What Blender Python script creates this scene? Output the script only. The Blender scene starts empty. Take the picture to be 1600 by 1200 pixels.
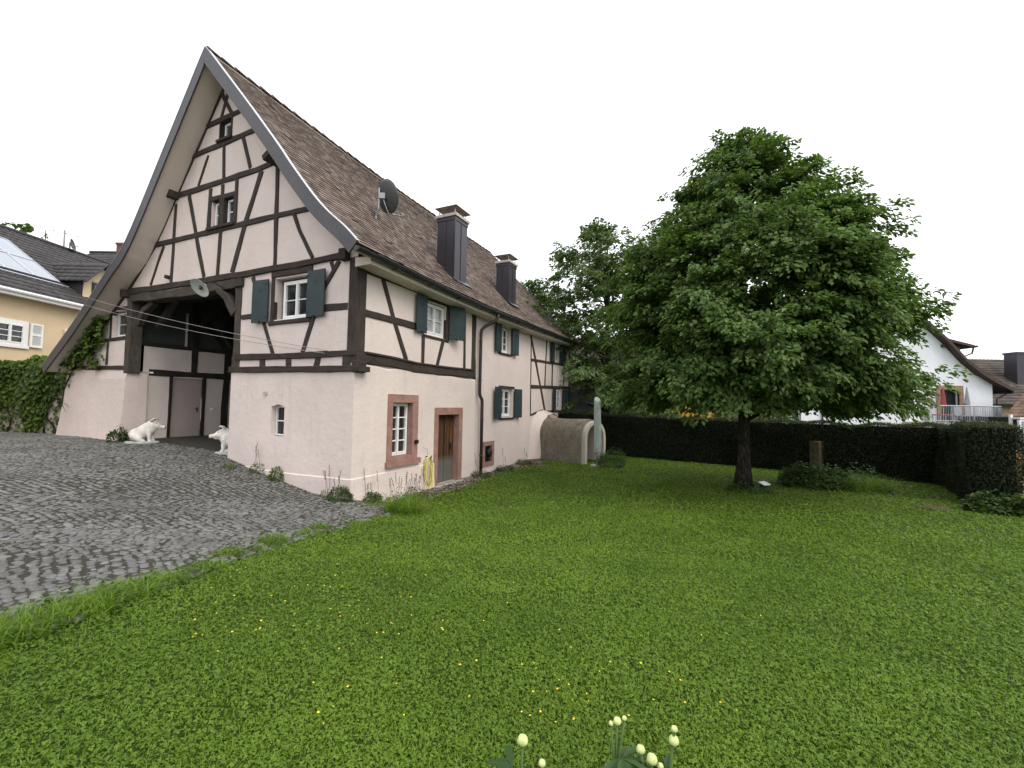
import bpy, bmesh, math, random
import numpy as np
from mathutils import Vector, Matrix
from mathutils.geometry import tessellate_polygon
random.seed(7); RNG = np.random.default_rng(11)
S = bpy.context.scene; COL = S.collection
R = math.radians

# ------------------------------------------------------------------ camera
F_PX, PITCH, ROLL, YAW, EYE = 686.27, 0.0460306, 0.017579, 0.448148, 2.15
fw = Vector((0, math.cos(PITCH), math.sin(PITCH))); up0 = Vector((0, -math.sin(PITCH), math.cos(PITCH))); rt0 = Vector((1, 0, 0))
rt = rt0*math.cos(ROLL) + up0*math.sin(ROLL); up = -rt0*math.sin(ROLL) + up0*math.cos(ROLL)
cd = bpy.data.cameras.new('camera'); cam = bpy.data.objects.new('camera', cd); COL.objects.link(cam)
cam.matrix_world = Matrix(((rt.x, up.x, -fw.x, 0), (rt.y, up.y, -fw.y, 0), (rt.z, up.z, -fw.z, EYE), (0, 0, 0, 1)))
cd.sensor_fit = 'HORIZONTAL'; cd.sensor_width = 36; cd.lens = F_PX/1600*36; cd.clip_start = 0.05; cd.clip_end = 2000
S.camera = cam
# ------------------------------------------------------------------ light
SUN_EL, SUN_AZ = 48, 128          # azimuth clockwise from +Y: behind the camera, to the right
W = bpy.data.worlds.new('World'); S.world = W; W.use_nodes = True
nt = W.node_tree; nt.nodes.clear()
sky = nt.nodes.new('ShaderNodeTexSky'); sky.sky_type = 'NISHITA'; sky.sun_disc = False
sky.sun_elevation = R(SUN_EL); sky.sun_rotation = R(SUN_AZ); sky.dust_density = 3
mixw = nt.nodes.new('ShaderNodeMix'); mixw.data_type = 'RGBA'; mixw.inputs[0].default_value = 0.93
nt.links.new(sky.outputs[0], mixw.inputs[6]); mixw.inputs[7].default_value = (13.2, 13.4, 13.8, 1)   # the cloud layer
bg = nt.nodes.new('ShaderNodeBackground'); bg.inputs[1].default_value = 0.1
wo = nt.nodes.new('ShaderNodeOutputWorld'); nt.links.new(mixw.outputs[2], bg.inputs[0]); nt.links.new(bg.outputs[0], wo.inputs[0])
sl = bpy.data.lights.new('sun', 'SUN'); sl.energy = 1.5; sl.angle = R(35); sl.color = (1, .93, .80)
so = bpy.data.objects.new('sun', sl); COL.objects.link(so)
sd = Vector((math.sin(R(SUN_AZ))*math.cos(R(SUN_EL)), math.cos(R(SUN_AZ))*math.cos(R(SUN_EL)), math.sin(R(SUN_EL))))
so.rotation_euler = (-sd).to_track_quat('-Z', 'Y').to_euler()
S.view_settings.view_transform = 'Standard'; S.view_settings.look = 'None'; S.view_settings.exposure = 0.38; S.view_settings.gamma = 1
S.render.engine = 'CYCLES'; S.cycles.max_bounces = 6; S.cycles.diffuse_bounces = 4; S.cycles.transparent_max_bounces = 8

# ------------------------------------------------------------------ node materials
class NT:
    def __init__(s, name):
        s.m = bpy.data.materials.new(name); s.m.use_nodes = True; s.t = s.m.node_tree
        s.p = s.t.nodes['Principled BSDF']; s.out = s.t.nodes['Material Output']
    def n(s, typ, ins=None, **props):
        x = s.t.nodes.new('ShaderNode'+typ)
        for k, v in props.items(): setattr(x, k, v)
        for k, v in (ins or {}).items(): s.set(x.inputs[k], v)
        return x
    def set(s, sock, v):
        if isinstance(v, bpy.types.NodeSocket): s.t.links.new(v, sock)
        elif hasattr(v, 'outputs'): s.t.links.new(v.outputs[0], sock)
        else: sock.default_value = (tuple(v)+(1,) if isinstance(v, (tuple, list)) and len(v) == 3 and sock.type == 'RGBA' else v)
    def obj(s): return s.n('TexCoord').outputs['Object']
    def uv(s): return s.n('TexCoord').outputs['UV']
    def scale(s, vec, sc): return s.n('Mapping', {'Vector': vec, 'Scale': sc}).outputs[0]
    def noise(s, vec, scale, detail=4, rough=.6): return s.n('TexNoise', {'Vector': vec, 'Scale': scale, 'Detail': detail, 'Roughness': rough}).outputs[0]
    def mix(s, f, a, b, mode='MIX'):
        x = s.n('Mix', data_type='RGBA', blend_type=mode); s.set(x.inputs[0], f); s.set(x.inputs[6], a); s.set(x.inputs[7], b); return x.outputs[2]
    def rng(s, v, a, b, c=0., d=1.): return s.n('MapRange', {'Value': v, 'From Min': a, 'From Max': b, 'To Min': c, 'To Max': d}).outputs[0]
    def math(s, op, a, b=0.):
        x = s.n('Math', operation=op); s.set(x.inputs[0], a); s.set(x.inputs[1], b); return x.outputs[0]
    def bump(s, h, st=.3, dist=.01, normal=None):
        ins = {'Height': h, 'Strength': st, 'Distance': dist}
        if normal: ins['Normal'] = normal
        return s.n('Bump', ins).outputs[0]
    def fin(s, col, rough=.8, nrm=None, spec=.3, metal=0.):
        s.set(s.p.inputs['Base Color'], col); s.set(s.p.inputs['Roughness'], rough)
        s.p.inputs['Specular IOR Level'].default_value = spec; s.p.inputs['Metallic'].default_value = metal
        if nrm is not None: s.set(s.p.inputs['Normal'], nrm)
        return s.m
def m_plain(name, c, rough=.6, spec=.35, metal=0., var=.25, scale=6, bump=.15, bscale=60):
    t = NT(name); o = t.obj(); n = t.noise(o, scale)
    lo = tuple(x*(1-var) for x in c); hi = tuple(min(1, x*(1+var)) for x in c)
    return t.fin(t.mix(t.rng(n, .3, .7), lo, hi), rough, t.bump(t.noise(o, bscale, 3), bump, .004), spec, metal)
def m_plaster(name, c, dirt=(.30, .26, .23), dirtamt=.8, bump=.5):
    t = NT(name); o = t.obj()
    big = t.noise(o, .55, 5, .6); mid = t.noise(o, 3.2, 5, .65); fine = t.noise(o, 55, 4, .7); lump = t.noise(o, 6, 4, .6)
    col = t.mix(t.rng(big, .3, .7), tuple(x*.90 for x in c), tuple(min(1, x*1.06) for x in c))
    col = t.mix(t.rng(mid, .56, .8, 0, .38*dirtamt), col, tuple(x*.72 for x in c))
    # runs and grime that stay where they are: stretched streaks and specks
    st = t.noise(t.scale(o, (5, 5, .35)), 1.0, 5, .7)
    col = t.mix(t.rng(st, .58, .80, 0, .35*dirtamt), col, dirt)
    sp = t.noise(o, 26, 2, .5); col = t.mix(t.rng(sp, .70, .78, 0, .35*dirtamt), col, dirt)
    patch = t.noise(o, .9, 2, .4); col = t.mix(t.rng(patch, .60, .63, 0, .16), col, tuple(min(1, x*1.10) for x in c))
    h = t.math('ADD', t.math('MULTIPLY', fine, .3), t.math('MULTIPLY', lump, 1.6))
    return t.fin(col, .92, t.bump(h, bump, .02), .15)
def m_timber(name, c=(.026, .020, .018), g=(.072, .056, .049)):
    t = NT(name); u = t.uv(); o = t.obj()
    gr = t.noise(t.scale(u, (2.2, 42, 1)), 1.0, 6, .7); bl = t.noise(o, 2.5, 4, .6); ck = t.noise(t.scale(u, (1.1, 18, 1)), 1.0, 3, .5)
    col = t.mix(t.rng(gr, .35, .75), c, g); col = t.mix(t.rng(bl, .45, .75, 0, .45), col, tuple(x*1.25 for x in g))
    col = t.mix(t.rng(ck, .66, .70), col, (.008, .007, .006))
    return t.fin(col, .85, t.bump(t.math('ADD', gr, t.math('MULTIPLY', ck, -.8)), .6, .012), .2)
def m_leaf(name, dark, light, trans=.35, spec=.35, rough=.5, clump=.5):
    t = NT(name); a = t.n('Attribute', attribute_name='rnd').outputs['Fac']; o = t.obj()
    col = t.mix(a, dark, light)
    n = t.noise(o, clump, 3); col = t.mix(t.rng(n, .35, .7, 0, .5), col, light)
    t.fin(col, rough, None, spec)
    tr = t.n('BsdfTranslucent', {'Color': t.mix(.5, col, (light[0]*1.3, light[1]*1.5, light[2]*.6))}); mx = t.n('MixShader', {0: trans, 1: t.p.outputs[0], 2: tr.outputs[0]})
    t.t.links.new(mx.outputs[0], t.out.inputs[0]); return t.m
def m_tiles(name, cols, rough=.85, moss=None, spec=.2):
    t = NT(name); a = t.n('Attribute', attribute_name='rnd').outputs['Fac']; o = t.obj()
    r = t.n('ValToRGB', {0: a}); r.color_ramp.elements[0].color = (*cols[0], 1); r.color_ramp.elements[1].color = (*cols[-1], 1)
    for i, c in enumerate(cols[1:-1]):
        e = r.color_ramp.elements.new((i+1)/(len(cols)-1)); e.color = (*c, 1)
    col = r.outputs[0]
    n = t.noise(o, .8, 5, .7); col = t.mix(t.rng(n, .48, .75, 0, .35), col, moss or tuple(x*.5 for x in cols[0]))
    f = t.noise(o, 30, 4); col = t.mix(t.rng(f, .5, .75, 0, .45), col, tuple(x*1.5 for x in cols[-1]))
    return t.fin(col, rough, t.bump(t.noise(o, 70, 4), .4, .006), spec)
def m_glass(name):
    t = NT(name); o = t.obj(); n = t.noise(o, 2.3, 3)
    return t.fin(t.mix(t.rng(n, .42, .65), (.008, .010, .011), (.05, .052, .05)), .04, t.bump(t.noise(o, 3, 2), .05, .01), .5)

PINK = (.685, .585, .548)
M = dict(
    pink=m_plaster('pink_plaster', PINK), pink_in=m_plaster('inner_plaster', (.70, .61, .575), dirtamt=.2), soffit=m_plaster('soffit_board', (.66, .58, .52), dirtamt=.3, bump=.15),
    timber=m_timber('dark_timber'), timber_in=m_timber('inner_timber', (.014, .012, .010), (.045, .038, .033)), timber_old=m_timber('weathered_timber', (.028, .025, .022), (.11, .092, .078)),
    fascia=m_plain('fascia_metal', (.058, .056, .064), .5, .4, .0, .15, 2), trim=m_plain('edge_metal', (.55, .56, .6), .35, .5, .6, .1),
    gutter=m_plain('gutter_metal', (.028, .032, .036), .38, .5, .3, .3, 3), pipe=m_plain('downpipe_metal', (.045, .032, .028), .4, .5, .3, .3, 3),
    white=m_plain('white_paint', (.80, .80, .80), .4, .4, 0, .04), shutter=m_plain('shutter_paint', (.020, .038, .042), .5, .35, 0, .2, 3, .1, 90), black=m_plain('black_iron', (.012, .012, .012), .6),
    stone=m_plain('red_sandstone', (.30, .175, .145), .9, .15, 0, .22, 4, .5, 60), glass=m_glass('window_glass'),
    tiles=m_tiles('clay_tiles', [(.075, .052, .042), (.098, .070, .058), (.132, .100, .083), (.170, .131, .110), (.225, .178, .150)], .8, (.075, .056, .047)), ridge=m_plain('ridge_tile', (.10, .062, .05), .85, .2, 0, .4, 3, .5, 40),
    chim=m_plain('chimney_sheet', (.050, .046, .056), .35, .5, .5, .12, 2, .04), concrete=m_plain('concrete_slab', (.42, .39, .36), .9, .2, 0, .25, 8, .4, 40), zinc=m_plain('zinc_hood', (.34, .29, .26), .4, .5, .7, .25, 4),
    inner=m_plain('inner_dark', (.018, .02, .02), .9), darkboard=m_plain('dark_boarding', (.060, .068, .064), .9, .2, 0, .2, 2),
)

# ------------------------------------------------------------------ mesh helpers
class MB:
    def __init__(s): s.v = []; s.f = []; s.uv = []; s.mi = []
    def add(s, vs, fs, uvs=None, mi=0):
        b = len(s.v); s.v += [tuple(x) for x in vs]
        for i, f in enumerate(fs):
            s.f.append(tuple(b+k for k in f)); s.mi.append(mi)
            s.uv.append(uvs[i] if uvs else None)
        return s
    def box(s, x0, x1, y0, y1, z0, z1, mi=0):
        vs = [(x, y, z) for z in (z0, z1) for y in (y0, y1) for x in (x0, x1)]
        fs = [(0, 2, 3, 1), (4, 5, 7, 6), (0, 1, 5, 4), (2, 6, 7, 3), (0, 4, 6, 2), (1, 3, 7, 5)]
        uvs = []
        for f in fs:
            P = [vs[k] for k in f]; ax = [max(p[i] for p in P)-min(p[i] for p in P) for i in range(3)]
            d = [i for i in range(3) if ax[i] > 1e-9]; d.sort(key=lambda i: -(x1-x0, y1-y0, z1-z0)[i])
            uvs.append([(p[d[0]], p[d[1]]) for p in P] if len(d) == 2 else None)
        return s.add(vs, fs, uvs, mi)
    def obox(s, c, ax, ay, az, mi=0):          # oriented box, half-axis vectors
        c, ax, ay, az = map(Vector, (c, ax, ay, az)); vs = [c+i*ax+j*ay+k*az for k in (-1, 1) for j in (-1, 1) for i in (-1, 1)]
        L = (ax.length*2, ay.length*2, az.length*2)
        fs = [(0, 2, 3, 1), (4, 5, 7, 6), (0, 1, 5, 4), (2, 6, 7, 3), (0, 4, 6, 2), (1, 3, 7, 5)]
        co = [(i*L[0], j*L[1], k*L[2]) for k in (0, 1) for j in (0, 1) for i in (0, 1)]; uvs = []
        for f, drop in zip(fs, (2, 2, 1, 1, 0, 0)):
            d = sorted([i for i in range(3) if i != drop], key=lambda i: -L[i]); uvs.append([(co[k][d[0]], co[k][d[1]]) for k in f])
        return s.add(vs, fs, uvs, mi)
    def beam(s, a, b, w, h, upv=(0, 0, 1), mi=0):
        a, b = Vector(a), Vector(b); d = (b-a); L = d.length; d.normalize(); upv = Vector(upv)
        sd = d.cross(upv)
        if sd.length < 1e-4: sd = d.cross(Vector((1, 0, 0)))
        sd.normalize(); u2 = sd.cross(d)
        return s.obox((a+b)/2, d*L/2, sd*w/2, u2*h/2, mi)
    def tube(s, pts, rad, n=8, mi=0, cap=True):
        pts = [Vector(p) for p in pts]; k = len(pts); rad = rad if isinstance(rad, (list, tuple)) else [rad]*k
        vs = []; prev = None
        for i, p in enumerate(pts):
            t = (pts[min(i+1, k-1)]-pts[max(i-1, 0)]).normalized()
            if prev is None: x = t.orthogonal().normalized()
            else:
                x = prev - t*prev.dot(t); x = x.normalized() if x.length > 1e-5 else t.orthogonal().normalized()
            prev = x; y = t.cross(x)
            vs += [p+(x*math.cos(2*math.pi*j/n)+y*math.sin(2*math.pi*j/n))*rad[i] for j in range(n)]
        fs = [(i*n+j, i*n+(j+1) % n, (i+1)*n+(j+1) % n, (i+1)*n+j) for i in range(k-1) for j in range(n)]
        if cap: fs += [tuple(range(n))[::-1], tuple(range((k-1)*n, k*n))]
        return s.add(vs, fs, None, mi)
    def ell(s, c, r, rot=None, nu=16, nv=10, mi=0):
        c = Vector(c); Rm = rot or Matrix.Identity(3); vs = []
        for j in range(1, nv):
            for i in range(nu):
                a, b = 2*math.pi*i/nu, math.pi*j/nv
                vs.append(c+Rm @ Vector((r[0]*math.sin(b)*math.cos(a), r[1]*math.sin(b)*math.sin(a), r[2]*math.cos(b))))
        vs += [c+Rm @ Vector((0, 0, r[2])), c+Rm @ Vector((0, 0, -r[2]))]; T, B = len(vs)-2, len(vs)-1
        fs = [(j*nu+i, (j+1)*nu+i, (j+1)*nu+(i+1) % nu, j*nu+(i+1) % nu) for j in range(nv-2) for i in range(nu)]
        fs += [(T, i, (i+1) % nu) for i in range(nu)] + [(B, (nv-2)*nu+(i+1) % nu, (nv-2)*nu+i) for i in range(nu)]
        return s.add(vs, fs, None, mi)
    def prism(s, poly, fn, d0, d1, mi=0):     # 2-D outline (a,b) swept from depth d0 to d1; fn(a,b,d) -> point
        n = len(poly); vs = [fn(a, b, d0) for a, b in poly]+[fn(a, b, d1) for a, b in poly]
        tri = tessellate_polygon([[Vector((a, b, 0)) for a, b in poly]])
        fs = [tuple(t) for t in tri]+[tuple(k+n for k in t[::-1]) for t in tri]
        fs += [(i, (i+1) % n, n+(i+1) % n, n+i) for i in range(n)]
        return s.add(vs, fs, None, mi)
    def build(s, name, mats, parent=None, smooth=False, bevel=0, fix=True):
        me = bpy.data.meshes.new(name); me.from_pydata(s.v, [], s.f)
        for m in (mats if isinstance(mats, (list, tuple)) else [mats]): me.materials.append(M[m] if isinstance(m, str) else m)
        if any(s.mi): me.polygons.foreach_set('material_index', s.mi)
        if any(u is not None for u in s.uv):
            uvl = me.uv_layers.new(name='UVMap')
            flat = []
            for f, u in zip(s.f, s.uv): flat += [c for p in (u or [(0, 0)]*len(f)) for c in p]
            uvl.data.foreach_set('uv', flat)
        if fix:
            bm = bmesh.new(); bm.from_mesh(me); bmesh.ops.recalc_face_normals(bm, faces=bm.faces); bm.to_mesh(me); bm.free()
        if smooth: me.polygons.foreach_set('use_smooth', [True]*len(me.polygons))
        o = bpy.data.objects.new(name, me); COL.objects.link(o)
        if parent: o.parent = parent
        if bevel:
            b = o.modifiers.new('bevel', 'BEVEL'); b.width = bevel; b.segments = 2; b.limit_method = 'ANGLE'; b.angle_limit = R(40)
        return o
def mesh_np(name, verts, faces, mat, parent=None, rnd=None, smooth=False):
    """big meshes straight from arrays; faces: list of (m,k) arrays"""
    me = bpy.data.meshes.new(name); verts = np.asarray(verts, np.float32); me.vertices.add(len(verts)); me.vertices.foreach_set('co', verts.ravel())
    faces = [np.asarray(f, np.int32) for f in (faces if isinstance(faces, list) else [faces])]
    loops = np.concatenate([f.ravel() for f in faces]); tot = np.concatenate([np.full(len(f), f.shape[1], np.int32) for f in faces]); st = np.concatenate([[0], np.cumsum(tot)[:-1]]).astype(np.int32)
    me.loops.add(len(loops)); me.loops.foreach_set('vertex_index', loops); me.polygons.add(len(tot)); me.polygons.foreach_set('loop_start', st); me.polygons.foreach_set('loop_total', tot)
    if smooth: me.polygons.foreach_set('use_smooth', np.ones(len(tot), bool))
    if rnd is not None:
        a = me.attributes.new('rnd', 'FLOAT', 'POINT'); a.data.foreach_set('value', np.asarray(rnd, np.float32))
    me.update(calc_edges=True); me.validate()
    me.materials.append(M[mat] if isinstance(mat, str) else mat)
    o = bpy.data.objects.new(name, me); COL.objects.link(o)
    if parent: o.parent = parent
    return o
def tag(o, label, cat, group=None):
    o['label'] = label; o['category'] = cat
    if group: o['group'] = group
    return o
def thing(name, label, cat, loc=(0, 0, 0), rz=0, group=None):
    o = bpy.data.objects.new(name, None); COL.objects.link(o); o.location = loc; o.rotation_euler = (0, 0, rz); o.empty_display_size = .2
    return tag(o, label, cat, group)
def structure(o): o['kind'] = 'structure'; return o
def stuff(o): o['kind'] = 'stuff'; return o
def nrm(a): return a/np.maximum(np.linalg.norm(a, axis=-1, keepdims=True), 1e-9)

# ------------------------------------------------------------------ house frame and terrain
K = Vector((-3.52, 9.78, 0)); HROT = math.pi/2-YAW
EU = Vector((math.sin(YAW), math.cos(YAW), 0)); EV = Vector((-math.cos(YAW), math.sin(YAW), 0))
def hw(u, v, z=0): return K+EU*u+EV*v+Vector((0, 0, z))
def huv(x, y):
    dx, dy = x-K.x, y-K.y
    return dx*EU.x+dy*EU.y, dx*EV.x+dy*EV.y
CT = [(hw(u, v).x, hw(u, v).y, z) for u, v, z in [(0, 0, -.02), (-.3, 1, .04), (-.1, 2.2, .22), (-.1, 3.2, .38), (0, 4.3, .60), (0, 6.5, .72), (0, 8.4, .76), (0, 9.7, .76), (0, 12, .78), (0, 14, .75), (0, 20, .76),
      (1.3, 9.7, .79), (2.4, 9.7, .79), (1, 4.8, .66), (2, 7, .76), (8, 7, .8), (1.1, -.1, -.27), (2.3, -.1, -.23), (4, -.1, -.21), (6.5, -.1, -.25), (8.3, -.1, -.2), (10.2, -.1, -.17), (15, -.2, -.1), (-2, 0, .12), (-3, 4, .5), (-4, 9, .72), (-3, 14, .8)]]
CT += [(0, 0, .50), (-2, 2, .52), (-4.2, 3.6, .52), (-3.3, 4.8, .36), (2, 2, .46), (4, 3, .36), (0, 4, .34), (0, 7, .05), (2.5, 7, .05), (6.2, 11.8, .0), (4.4, 20.7, -.05), (9, 17.2, -.05), (13, 12.6, .0), (11, 10, .0), (8, 5, .22), (12, 6, .2), (2, 14, -.12), (3.5, 18, -.15),
       (20, 20, 0), (30, 30, 0), (5, 32, 0), (-8, 2, .65), (-14, 6, .8), (-25, 20, .8), (-30, 5, .9), (30, 0, .4), (0, -12, .7), (-15, 35, .5)]
CT = np.array(CT)
_d = np.linalg.norm(CT[:, None, :2]-CT[None, :, :2], axis=-1); _n = len(CT)
_A = np.zeros((_n+1, _n+1)); _A[:_n, :_n] = -_d+np.eye(_n)*-.12; _A[:_n, _n] = 1; _A[_n, :_n] = 1
_w = np.linalg.solve(_A, np.r_[CT[:, 2], 0])
def H(x, y):
    x = np.asarray(x, float); y = np.asarray(y, float); sh = x.shape; p = np.stack([x.ravel(), y.ravel()], -1)
    out = np.empty(len(p))
    for i in range(0, len(p), 60000):
        q = p[i:i+60000]; out[i:i+60000] = -np.linalg.norm(q[:, None]-CT[None, :, :2], axis=-1) @ _w[:_n]+_w[_n]
    return out.reshape(sh)
def h1(x, y): return float(H(np.array([x]), np.array([y]))[0])
# edge between the cobbles and the lawn
BORD = np.array([(-40, -9), (-6, .2), (-4.3, 1.8), (-3.5, 2.65), (-3.30, 2.95), (-3.2, 3.2), (-3.14, 3.7), (-3.12, 4.2), (-3.08, 4.8), (-2.98, 5.4), (-2.85, 6.4), (-2.55, 7.6), (-2.3, 8.6), (-2.2, 9.2), (-2.7, 9.7), (-3.1, 10.0)])
def border_x(y): return np.interp(y, BORD[:, 1], BORD[:, 0])
def sheet(name, xs, ys, mat, keep=None, dz=0):
    X, Y = np.meshgrid(xs, ys); Z = H(X, Y)+dz; nx, ny = len(xs), len(ys); V = np.stack([X, Y, Z], -1).reshape(-1, 3)
    i = (np.arange(ny-1)[:, None]*nx+np.arange(nx-1)[None]).ravel(); Fq = np.stack([i, i+1, i+nx+1, i+nx], -1)
    if keep is not None:
        c = V[Fq].mean(1); Fq = Fq[keep(c[:, 0], c[:, 1])]
    return structure(mesh_np(name, V, Fq, mat, smooth=True))
# ------------------------------------------------------------------ ground
def m_soil(name, c1, c2, c3, sc=9):
    t = NT(name); o = t.obj(); col = t.mix(t.rng(t.noise(o, sc, 6, .7), .35, .65), c1, c2); col = t.mix(t.rng(t.noise(o, .7, 4), .45, .7, 0, .7), col, c3)
    return t.fin(col, .95, t.bump(t.noise(o, 40, 5, .7), .8, .03), .1)
M['lawn'] = m_soil('lawn_soil', (.024, .042, .008), (.050, .080, .014), (.055, .075, .018), 14)
M['yard'] = m_soil('joint_dirt', (.048, .046, .041), (.078, .073, .064), (.045, .050, .030), 12)
M['gravel'] = m_soil('gravel_dirt', (.085, .068, .050), (.042, .034, .025), (.13, .11, .085), 22)
xs = np.r_[-600, -300, -120, -60, np.arange(-34, 46, .4), 60, 120, 300, 600]; ys = np.r_[-300, -100, -40, -15, np.arange(-6, 46, .4), 60, 120, 300, 900]
lawn = sheet('lawn', xs, ys, 'lawn')
def in_yard(x, y):
    u, v = huv(x, y); left = (x < border_x(y)-.02) & (y < 10)
    bay = (v > 4.2) & (v < 9.9) & (u < 9.4)
    front = (u < .05) & ((left) | (v > .02) & (y >= 10))
    return ((front) | (bay & (u >= -.1))) & (y < 24) & (x > -26)
sheet('yard_ground', np.arange(-26, -1.6, .12), np.arange(-2, 24, .12), 'yard', in_yard, .012)
def in_strip(x, y):
    u, v = huv(x, y); return (u > -.1) & (u < 13) & (v < .03) & (v > -.42-.16*np.sin(u*2.3)-.1*np.sin(u*5.1)-.35*np.exp(-((u-3.6)/1.2)**2)-.8*np.exp(-((u-9.0)/.8)**2))
sheet('gravel_path', np.arange(-4.5, 5, .08), np.arange(9, 23, .08), 'gravel', in_strip, .010)
# cobbles: fanned rows of rounded setts, each stone a raised, dressed block
def cobbles():
    pts = []; cx, cy = -10.5, -3.5
    for r in np.arange(2.0, 24, .090):
        n = int(2*math.pi*r/.102); a0 = random.random(); a = (np.arange(n)+a0)*2*math.pi/n
        wob = .22*np.sin(a*7+r*.8)+.10*np.sin(a*19+r*2)
        pts.append(np.stack([cx+(r+wob)*np.cos(a), cy+(r+wob)*np.sin(a), a, np.full(n, .128*random.uniform(.92, 1.05))], -1))
    P = np.concatenate(pts); P[:, :2] += RNG.normal(0, .011, (len(P), 2)); k = in_yard(P[:, 0], P[:, 1])
    u, v = huv(P[:, 0], P[:, 1]); k &= (P[:, 1] < 19) & (P[:, 0] > -19) & (u < .25) & (P[:, 1] > 0.8)
    d = border_x(P[:, 1])-P[:, 0]; k &= (d > -.05+.35*RNG.random(len(P))**2.5) | (P[:, 1] > 8.2)
    P = P[k & (RNG.random(len(P)) > .012)]; n = len(P); m = 6
    ang = (np.arange(m)/m*2*np.pi)[None]+RNG.normal(0, .22, (n, m)); ss = RNG.uniform(.86, 1.16, (n, 1)); rx = .0560*ss*RNG.uniform(.85, 1.12, (n, m)); ry = .0480*ss*RNG.uniform(.85, 1.12, (n, m))
    ca, sa = np.cos(P[:, 2]+np.pi/2)[:, None], np.sin(P[:, 2]+np.pi/2)[:, None]; gz = H(P[:, 0], P[:, 1])
    hgt = RNG.uniform(.010, .026, n); tx, ty = RNG.normal(0, .11, (2, n)); rings = []
    for sc, hz in ((1.0, -.02), (.98, .66), (.84, 1.0)):
        lx, ly = rx*np.cos(ang)*sc, ry*np.sin(ang)*sc
        rings.append(np.stack([P[:, :1]+lx*ca-ly*sa, P[:, 1:2]+lx*sa+ly*ca, gz[:, None]+(hgt*hz)[:, None]+lx*tx[:, None]+ly*ty[:, None]], -1))
    V = np.stack(rings, 1).reshape(-1, 3); b = np.arange(n)[:, None]*3*m; q = []
    for ri in range(2):
        for j in range(m): q.append(np.concatenate([b+ri*m+j, b+ri*m+(j+1) % m, b+(ri+1)*m+(j+1) % m, b+(ri+1)*m+j], 1))
    top = b+2*m+np.arange(m)[None]
    t = NT('cobble_stone'); a = t.n('Attribute', attribute_name='rnd').outputs['Fac']; o = t.obj()
    col = t.mix(a, (.100, .099, .098), (.190, .187, .180)); col = t.mix(t.rng(t.noise(o, .9, 4), .44, .68, 0, .55), col, (.058, .058, .052))
    col = t.mix(t.rng(t.noise(o, .33, 5, .7), .55, .72, 0, .45), col, (.075, .080, .045)); col = t.mix(t.rng(t.noise(o, 45, 4), .5, .72, 0, .5), col, (.25, .245, .235))
    mt = t.fin(col, .62, t.bump(t.noise(o, 55, 4), .6, .01), .4)
    return structure(mesh_np('cobbled_yard', V, [np.concatenate(q), top], mt, rnd=np.repeat(RNG.random(n)**1.3, 3*m)))
cobbles()

# ------------------------------------------------------------------ grass
def in_lawn(x, y):
    u, v = huv(x, y); a = (y < 9.4) & (x > border_x(y)+RNG.normal(0, .05, x.shape)); b = (y >= 9.4) & (v < -.45-.35*np.exp(-((u-3.6)/1.2)**2)-.75*np.exp(-((u-9.0)/.75)**2)+RNG.normal(0, .07, x.shape)) & (u > -2.5)
    hl = (y-20.4)-(x-4.4)*(-(20.4-12.9)/(13.0-4.4))         # this side of the long hedge
    vault = ((x-2.9)*.69-(y-18.1)*.72 < .15) & ((x-2.9)*.72+(y-17.4)*.69 > -.1) & ((x-2.9)*.72+(y-17.4)*.69 < 1.8) & (x > .5) & (y > 16.5)
    return (a | b) & (hl < -.2) & ~vault & (y > -1)
def blades(P, hgt, wid, lean, rnd, nseg=2):
    """bent grass blades: P (n,3) roots"""
    n = len(P); a = RNG.random(n)*2*np.pi; d = np.stack([np.cos(a), np.sin(a), np.zeros(n)], -1); b = a+np.pi/2+RNG.normal(0, .5, n); sd = np.stack([np.cos(b), np.sin(b), np.zeros(n)], -1)
    lv = np.array([0, .55, 1.]); wd = np.array([1., .8, .0]); V = []
    for i in range(3):
        c = P+np.array([0, 0, 1.])*(hgt*lv[i]*(1-.35*np.minimum(lean, 1.5)*lv[i]**2))[:, None]+d*(hgt*lean*lv[i]**1.7)[:, None]
        if i < 2: V += [c-sd*(wid*wd[i]/2)[:, None], c+sd*(wid*wd[i]/2)[:, None]]
        else: V.append(c)
    V = np.stack(V, 1).reshape(-1, 3); k = np.arange(n)[:, None]*5
    return V, [k+np.array([[0, 1, 3, 2]]), k+np.array([[2, 3, 4]])], np.repeat(rnd, 5)
def clover(P, size, rnd):
    # three leaflets round one stalk, sharing its tilt
    n = len(P); nn = nrm(np.stack([RNG.normal(0, .42, n), RNG.normal(0, .42, n), np.ones(n)], -1)); a = RNG.random(n)*2*np.pi; t0 = nrm(np.stack([np.cos(a), np.sin(a), -(nn[:, 0]*np.cos(a)+nn[:, 1]*np.sin(a))/nn[:, 2]], -1)); b0 = np.cross(nn, t0); Ps, Ts = [], []
    for k in range(3):
        th = k*2*np.pi/3+RNG.normal(0, .2, n); t = t0*np.cos(th)[:, None]+b0*np.sin(th)[:, None]; t[:, 2] -= .22; Ts.append(nrm(t)); Ps.append(P+Ts[-1]*(size*.62)[:, None])
    P = np.concatenate(Ps); t = np.concatenate(Ts); nn = np.tile(nn, (3, 1)); nn = nrm(nn-(nn*t).sum(-1, keepdims=True)*t); b = np.cross(nn, t); size = np.tile(size, 3); rnd = np.tile(rnd, 3); n = len(P)
    s = size[:, None]; V = np.stack([P-t*s*.6, P+b*s*.55, P+t*s*.75, P-b*s*.55], 1).reshape(-1, 3)
    return V, [np.arange(n)[:, None]*4+np.array([[0, 3, 2, 1]])], np.repeat(rnd, 4)
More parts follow.
